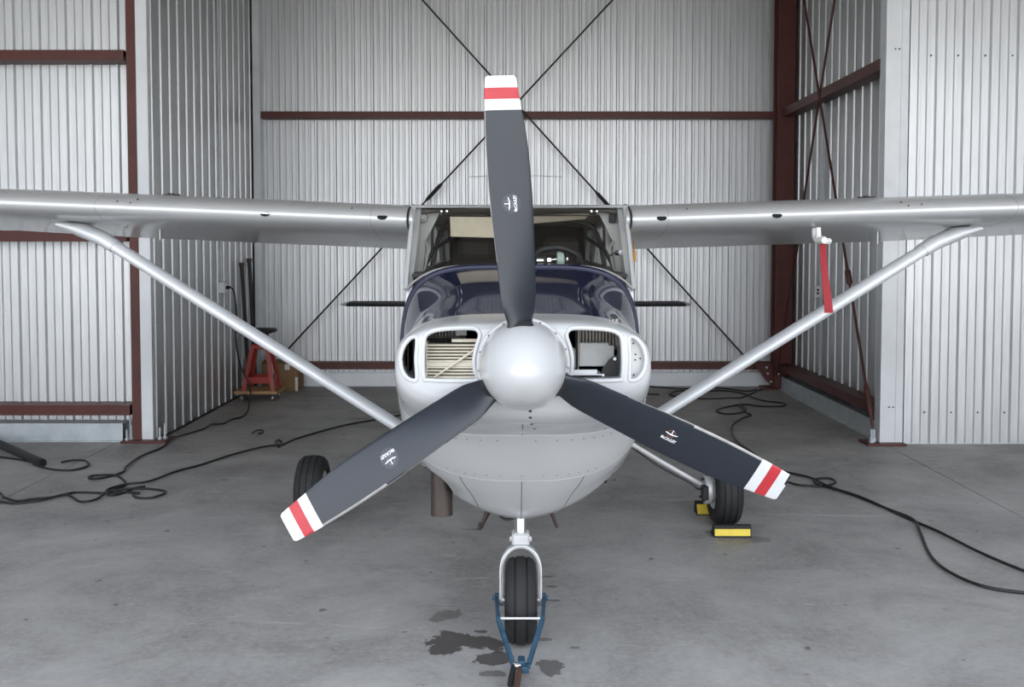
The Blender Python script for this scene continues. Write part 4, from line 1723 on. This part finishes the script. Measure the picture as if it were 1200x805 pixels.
for sx_ in (-1, 1):
    for sy in (-1, 1):
        bm = NB()
        t0 = Vector((SXc + sx_ * 0.085, SYc + sy * 0.085, 0.60))
        t1 = Vector((SXc + sx_ * 0.165, SYc + sy * 0.150, 0.119))
        rr = [[p + Vector((i * 0.022, j * 0.018, 0)) for i, j in ((-1, -1), (1, -1), (1, 1), (-1, 1))] for p in (t0, t1)]
        loft(bm, rr)
        obj('leg', bm, M_stoolred, stl, 0)
for a, b in (((-1, -1), (1, -1)), ((-1, 1), (1, 1)), ((-1, -1), (-1, 1)), ((1, -1), (1, 1))):
    bm = NB()
    f0 = Vector((SXc + a[0] * 0.148, SYc + a[1] * 0.137, 0.235))
    f1 = Vector((SXc + b[0] * 0.148, SYc + b[1] * 0.137, 0.235))
    bar(bm, f0, f1, 0.010, 0.075)
    obj('cross_rail', bm, M_stoolred, stl, 0)

cb = thing('cardboard_box', (-2.83, 11.97, 0), 'brown cardboard box against the back wall behind the stool', 'box')
bm = NB()
bx(bm, (-3.06, 11.82, 0.0), (-2.62, 12.14, 0.34), 0.003)
obj('carton', bm, M_card, cb, 0)
for k, (y0, y1, an) in enumerate(((11.82, 11.97, 12), (11.99, 12.14, 8))):
    bm = NB()
    box(bm, (-2.84, (y0 + y1) / 2, 0.355), (0.44, abs(y1 - y0), 0.004), Matrix.Rotation(R(an * (1 if k == 0 else -1)) * 0.4, 3, 'X'))
    obj('carton_flap', bm, M_card, cb, 0)
bm = NB()
bx(bm, (-2.95, 11.8175, 0.21), (-2.90, 11.8205, 0.34))
obj('white_tape', bm, M_tape, cb, 0)
bm = NB()
bx(bm, (-2.78, 11.8175, 0.26), (-2.72, 11.8205, 0.325))
obj('white_tape', bm, M_tape, cb, 0)
bm = NB()
bx(bm, (-2.655, 11.8175, 0.0), (-2.622, 11.8205, 0.17))
obj('white_tape', bm, M_tape, cb, 0)

for (x0, y0, x1, y1, z1, lab) in ((-3.135, 11.55, -3.185, 11.46, 1.525, 'shorter of two black pipes leaning on the left wall, nearer the outlet'),
                                  (-3.130, 11.82, -3.180, 11.78, 1.575, 'taller of two black pipes leaning on the left wall, nearer the back wall')):
    pp = thing('pipe', (x0, y0, 0), lab, 'pipe', 'black pipes leaning in the corner')
    bm = NB()
    cyl(bm, (x0, y0, 0.0), (x1, y1, z1), 0.022, n=16)
    obj('pipe_body', bm, M_black_rod, pp)
    bm = NB()
    a, b = Vector((x0, y0, 0)), Vector((x1, y1, z1))
    d = (b - a).normalized()
    cyl(bm, b - d * 0.012, b + d * 0.035, 0.029, n=16)
    obj('pipe_cap', bm, M_rust, pp)

# black pole lying on the floor at the left
pl = thing('floor_pole', (-3.80, 7.75, 0), 'thick black pole lying on the concrete at the left edge', 'pole')
bm = NB()
a, b = Vector((-5.60, 9.60 - 1.0, 0.034)), Vector((-3.755, 7.70, 0.034))
a = b + (Vector((-4.799, 8.778, 0.034)) - b) * 1.0
cyl(bm, a, b, 0.034, n=18)
obj('pole_body', bm, M_black_rod, pl)
bm = NB()
d = (b - a).normalized()
cyl(bm, b - d * 0.09, b + d * 0.02, 0.0345, n=18)
lathe(bm, b - d * 0.16, d, [(0, 0.0342), (0.002, 0.0345), (0.03, 0.0345), (0.032, 0.0342)], 18)
obj('pole_socket', bm, M_black, pl)
bm = NB()
cyl(bm, b + d * 0.019, b + d * 0.022, 0.026, n=16)
obj('socket_hole', bm, M_hole, pl)

# ---------------------------------------------------------------- outlets with conduit
ol = thing('electrical_outlet', (-3.21, 10.74, 1.298), 'grey outlet box with conduit and a plugged cord on the left bay wall', 'outlet')
bm = NB()
bx(bm, (-3.236, 10.68, 1.24), (-3.165, 10.80, 1.36), 0.004)
obj('outlet_box', bm, M_trim, ol, 0)
bm = NB()
bx(bm, (-3.166, 10.70, 1.255), (-3.160, 10.78, 1.345), 0.002)
obj('cover_plate', bm, M_trim, ol, 0)
bm = NB()
cyl(bm, (-3.205, 10.72, 1.36), (-3.205, 10.72, 5.15), 0.011, n=10)
obj('conduit', bm, M_galv, ol)
orr = thing('electrical_outlet', (3.39, 10.93, 1.253), 'pale outlet box on a vertical conduit on the right bay wall', 'outlet')
bm = NB()
bx(bm, (3.325, 10.85, 1.19), (3.402, 10.96, 1.31), 0.004)
obj('outlet_box', bm, M_boxgrey, orr, 0)
bm = NB()
bx(bm, (3.318, 10.842, 1.185), (3.396, 10.851, 1.315), 0.002)
cp = obj('cover_plate', bm, M_tape, orr, 0)
for z in (1.232, 1.268):
    bm = NB()
    cyl(bm, (3.352, 10.843, z), (3.352, 10.839, z), 0.014, n=12)
    obj('socket', bm, M_black, cp, 0)
bm = NB()
cyl(bm, (3.385, 10.85, 0.19), (3.385, 10.85, 1.19), 0.011, n=10)
cyl(bm, (3.385, 10.85, 1.31), (3.385, 10.85, 3.32), 0.011, n=10)
obj('conduit', bm, M_galv, orr)

# ---------------------------------------------------------------- cables
CR = 0.0085


def cord(name, pts2, label, z=CR, lead=None, tail=None, group=None, sub=7):
    pts = [Vector((x, y, z)) for x, y in pts2]
    # crossing strands ride on one another a little
    for i, p in enumerate(pts):
        p.z += 0.004 * (1 + math.sin(i * 1.7))
    pts = ([Vector(p) for p in lead] if lead else []) + pts + ([Vector(p) for p in tail] if tail else [])
    bm = NB()
    tube(bm, crom(pts, sub), CR, 7)
    o = obj(name, bm, M_cable, None, 60)
    tag(o, label, 'cord', group)
    return o


CA = [(-5.8, 8.3), (-4.746, 8.148), (-4.248, 8.014), (-3.922, 7.852), (-3.827, 7.728), (-3.607, 7.548), (-3.441, 7.548), (-3.387, 7.697), (-3.475, 7.852), (-3.58, 7.884), (-3.66, 7.83)]
CB = [(-2.955, 10.85), (-2.845, 10.409), (-2.783, 9.984), (-2.857, 9.784), (-2.855, 9.544), (-2.958, 9.498), (-2.968, 9.317), (-3.02, 9.099), (-3.079, 8.852), (-3.07, 8.62), (-3.06, 8.394), (-3.1, 8.047),
      (-3.059, 7.637), (-3.021, 7.489), (-3.062, 7.348), (-3.132, 7.238), (-3.194, 7.265), (-3.21, 7.348), (-3.151, 7.376), (-3.03, 7.348), (-2.935, 7.238), (-2.841, 7.08), (-2.87, 6.953),
      (-2.881, 6.831), (-2.833, 6.759), (-2.781, 6.807), (-2.73, 6.953), (-2.675, 7.003)]
CC = [(1.70, 11.46), (1.20, 11.50), (0.62, 11.15), (0.0, 10.75), (-0.5, 10.42), (-0.922, 10.192), (-1.19, 10.035), (-1.401, 9.784), (-1.678, 9.406), (-1.961, 8.812), (-2.037, 8.541), (-2.055, 8.43), (-2.122, 8.617), (-2.119, 8.733), (-2.052, 8.541), (-2.173, 8.43),
      (-2.343, 8.114), (-2.505, 7.728), (-2.627, 7.489), (-2.702, 7.158), (-2.828, 7.08), (-2.911, 6.978), (-2.901, 6.879), (-2.82, 6.904), (-2.687, 6.953), (-2.556, 6.928), (-2.475, 6.855),
      (-2.465, 6.759), (-2.528, 6.689), (-2.626, 6.712), (-2.676, 6.783), (-2.644, 6.807), (-2.74, 6.855), (-2.83, 6.855), (-2.901, 6.807), (-3.001, 6.831), (-3.101, 6.855), (-3.14, 6.807),
      (-3.205, 6.689), (-3.311, 6.666), (-3.405, 6.621), (-3.528, 6.689), (-3.661, 6.831), (-4.105, 7.029), (-5.6, 7.3)]
CC2 = [(-5.5, 6.9), (-3.897, 6.666), (-3.498, 6.576), (-3.371, 6.554), (-3.231, 6.621), (-3.148, 6.759), (-3.068, 6.712), (-2.97, 6.598), (-2.903, 6.576), (-2.874, 6.643), (-2.891, 6.783), (-2.897, 6.855)]
CD = [(3.02, 11.89), (2.93, 11.74), (2.789, 11.511), (2.607, 11.247), (2.464, 11.183), (2.207, 11.119), (1.938, 11.247), (1.822, 11.444), (1.968, 11.718), (2.276, 11.718), (2.547, 11.789),
      (2.708, 11.511), (2.725, 11.247), (2.807, 10.994), (2.966, 10.872), (2.974, 10.694), (2.858, 10.578), (2.669, 10.635), (2.529, 10.752), (2.272, 10.521), (2.133, 10.299), (2.189, 10.139),
      (2.361, 10.192), (2.466, 10.409), (2.459, 10.694), (2.427, 10.245), (2.43, 10.035), (2.295, 9.833), (2.124, 9.498), (2.017, 9.057), (1.97, 8.579), (1.988, 8.217), (2.004, 7.728),
      (2.074, 7.489), (2.203, 7.265), (2.254, 7.029), (2.354, 6.783), (2.447, 6.402), (2.508, 6.138), (2.44, 5.859), (2.321, 5.446), (2.288, 5.155), (2.357, 4.917), (2.529, 4.831), (2.75, 4.771), (3.6, 4.5), (5.2, 4.3)]
CD2 = [(1.869, 7.728), (1.998, 7.106), (2.131, 7.029), (2.223, 7.029), (2.335, 7.106), (2.334, 7.238), (2.226, 7.238), (2.196, 7.08), (2.275, 6.904), (2.38, 6.689), (2.485, 6.217), (2.557, 5.877),
       (2.609, 5.446), (2.697, 5.155), (2.82, 4.892), (3.7, 4.62), (5.3, 4.42)]
CE = [(1.62, 12.2), (1.859, 12.005), (2.057, 11.932), (2.346, 12.079), (2.578, 11.932), (2.788, 11.718), (2.95, 11.88)]
cord('extension_cord', CA, 'thin black cord looped on the floor beside the black pole at left')
ob = cord('extension_cord', CB, 'black cord from the left wall outlet running down and across the floor',
          lead=[(-3.150, 10.74, 1.30), (-3.11, 10.72, 1.305), (-3.075, 10.75, 1.24), (-3.07, 10.80, 1.0), (-3.09, 10.85, 0.7), (-3.06, 10.90, 0.42), (-2.975, 10.93, 0.22), (-2.955, 10.92, 0.06)])
bm = NB()
tube(bm, [(-3.160, 10.74, 1.297), (-3.15, 10.74, 1.298), (-3.115, 10.74, 1.302)], [0.018, 0.021, 0.014], 10)
obj('plug', bm, M_black, ob)
cord('extension_cord', CC, 'long black cord from under the airplane into the coil on the left floor')
cord('extension_cord', CC2, 'black cord strand at the left frame edge below the coil', z=0.010)
cord('extension_cord', CD, 'long black cord coiled at the right rear column and trailing to the right foreground')
cord('extension_cord', CD2, 'black cord lying as the upper strand on the right foreground floor', z=0.010)
cord('extension_cord', CE, 'thin black cord running down the back wall into the right rear coil', lead=[(1.50, 12.25, 0.30), (1.53, 12.23, 0.16), (1.57, 12.22, 0.05)])
bm = NB()
tube(bm, crom([(-2.45, 9.08, 0.008), (-2.42, 9.16, 0.02), (-2.37, 9.14, 0.02), (-2.36, 9.08, 0.01), (-2.39, 9.05, 0.008)], 5), 0.007, 6)
tag(obj('cord_scrap', bm, M_cable, None, 60), 'small curl of black cord scrap on the floor near the left bay wall', 'cord scrap')
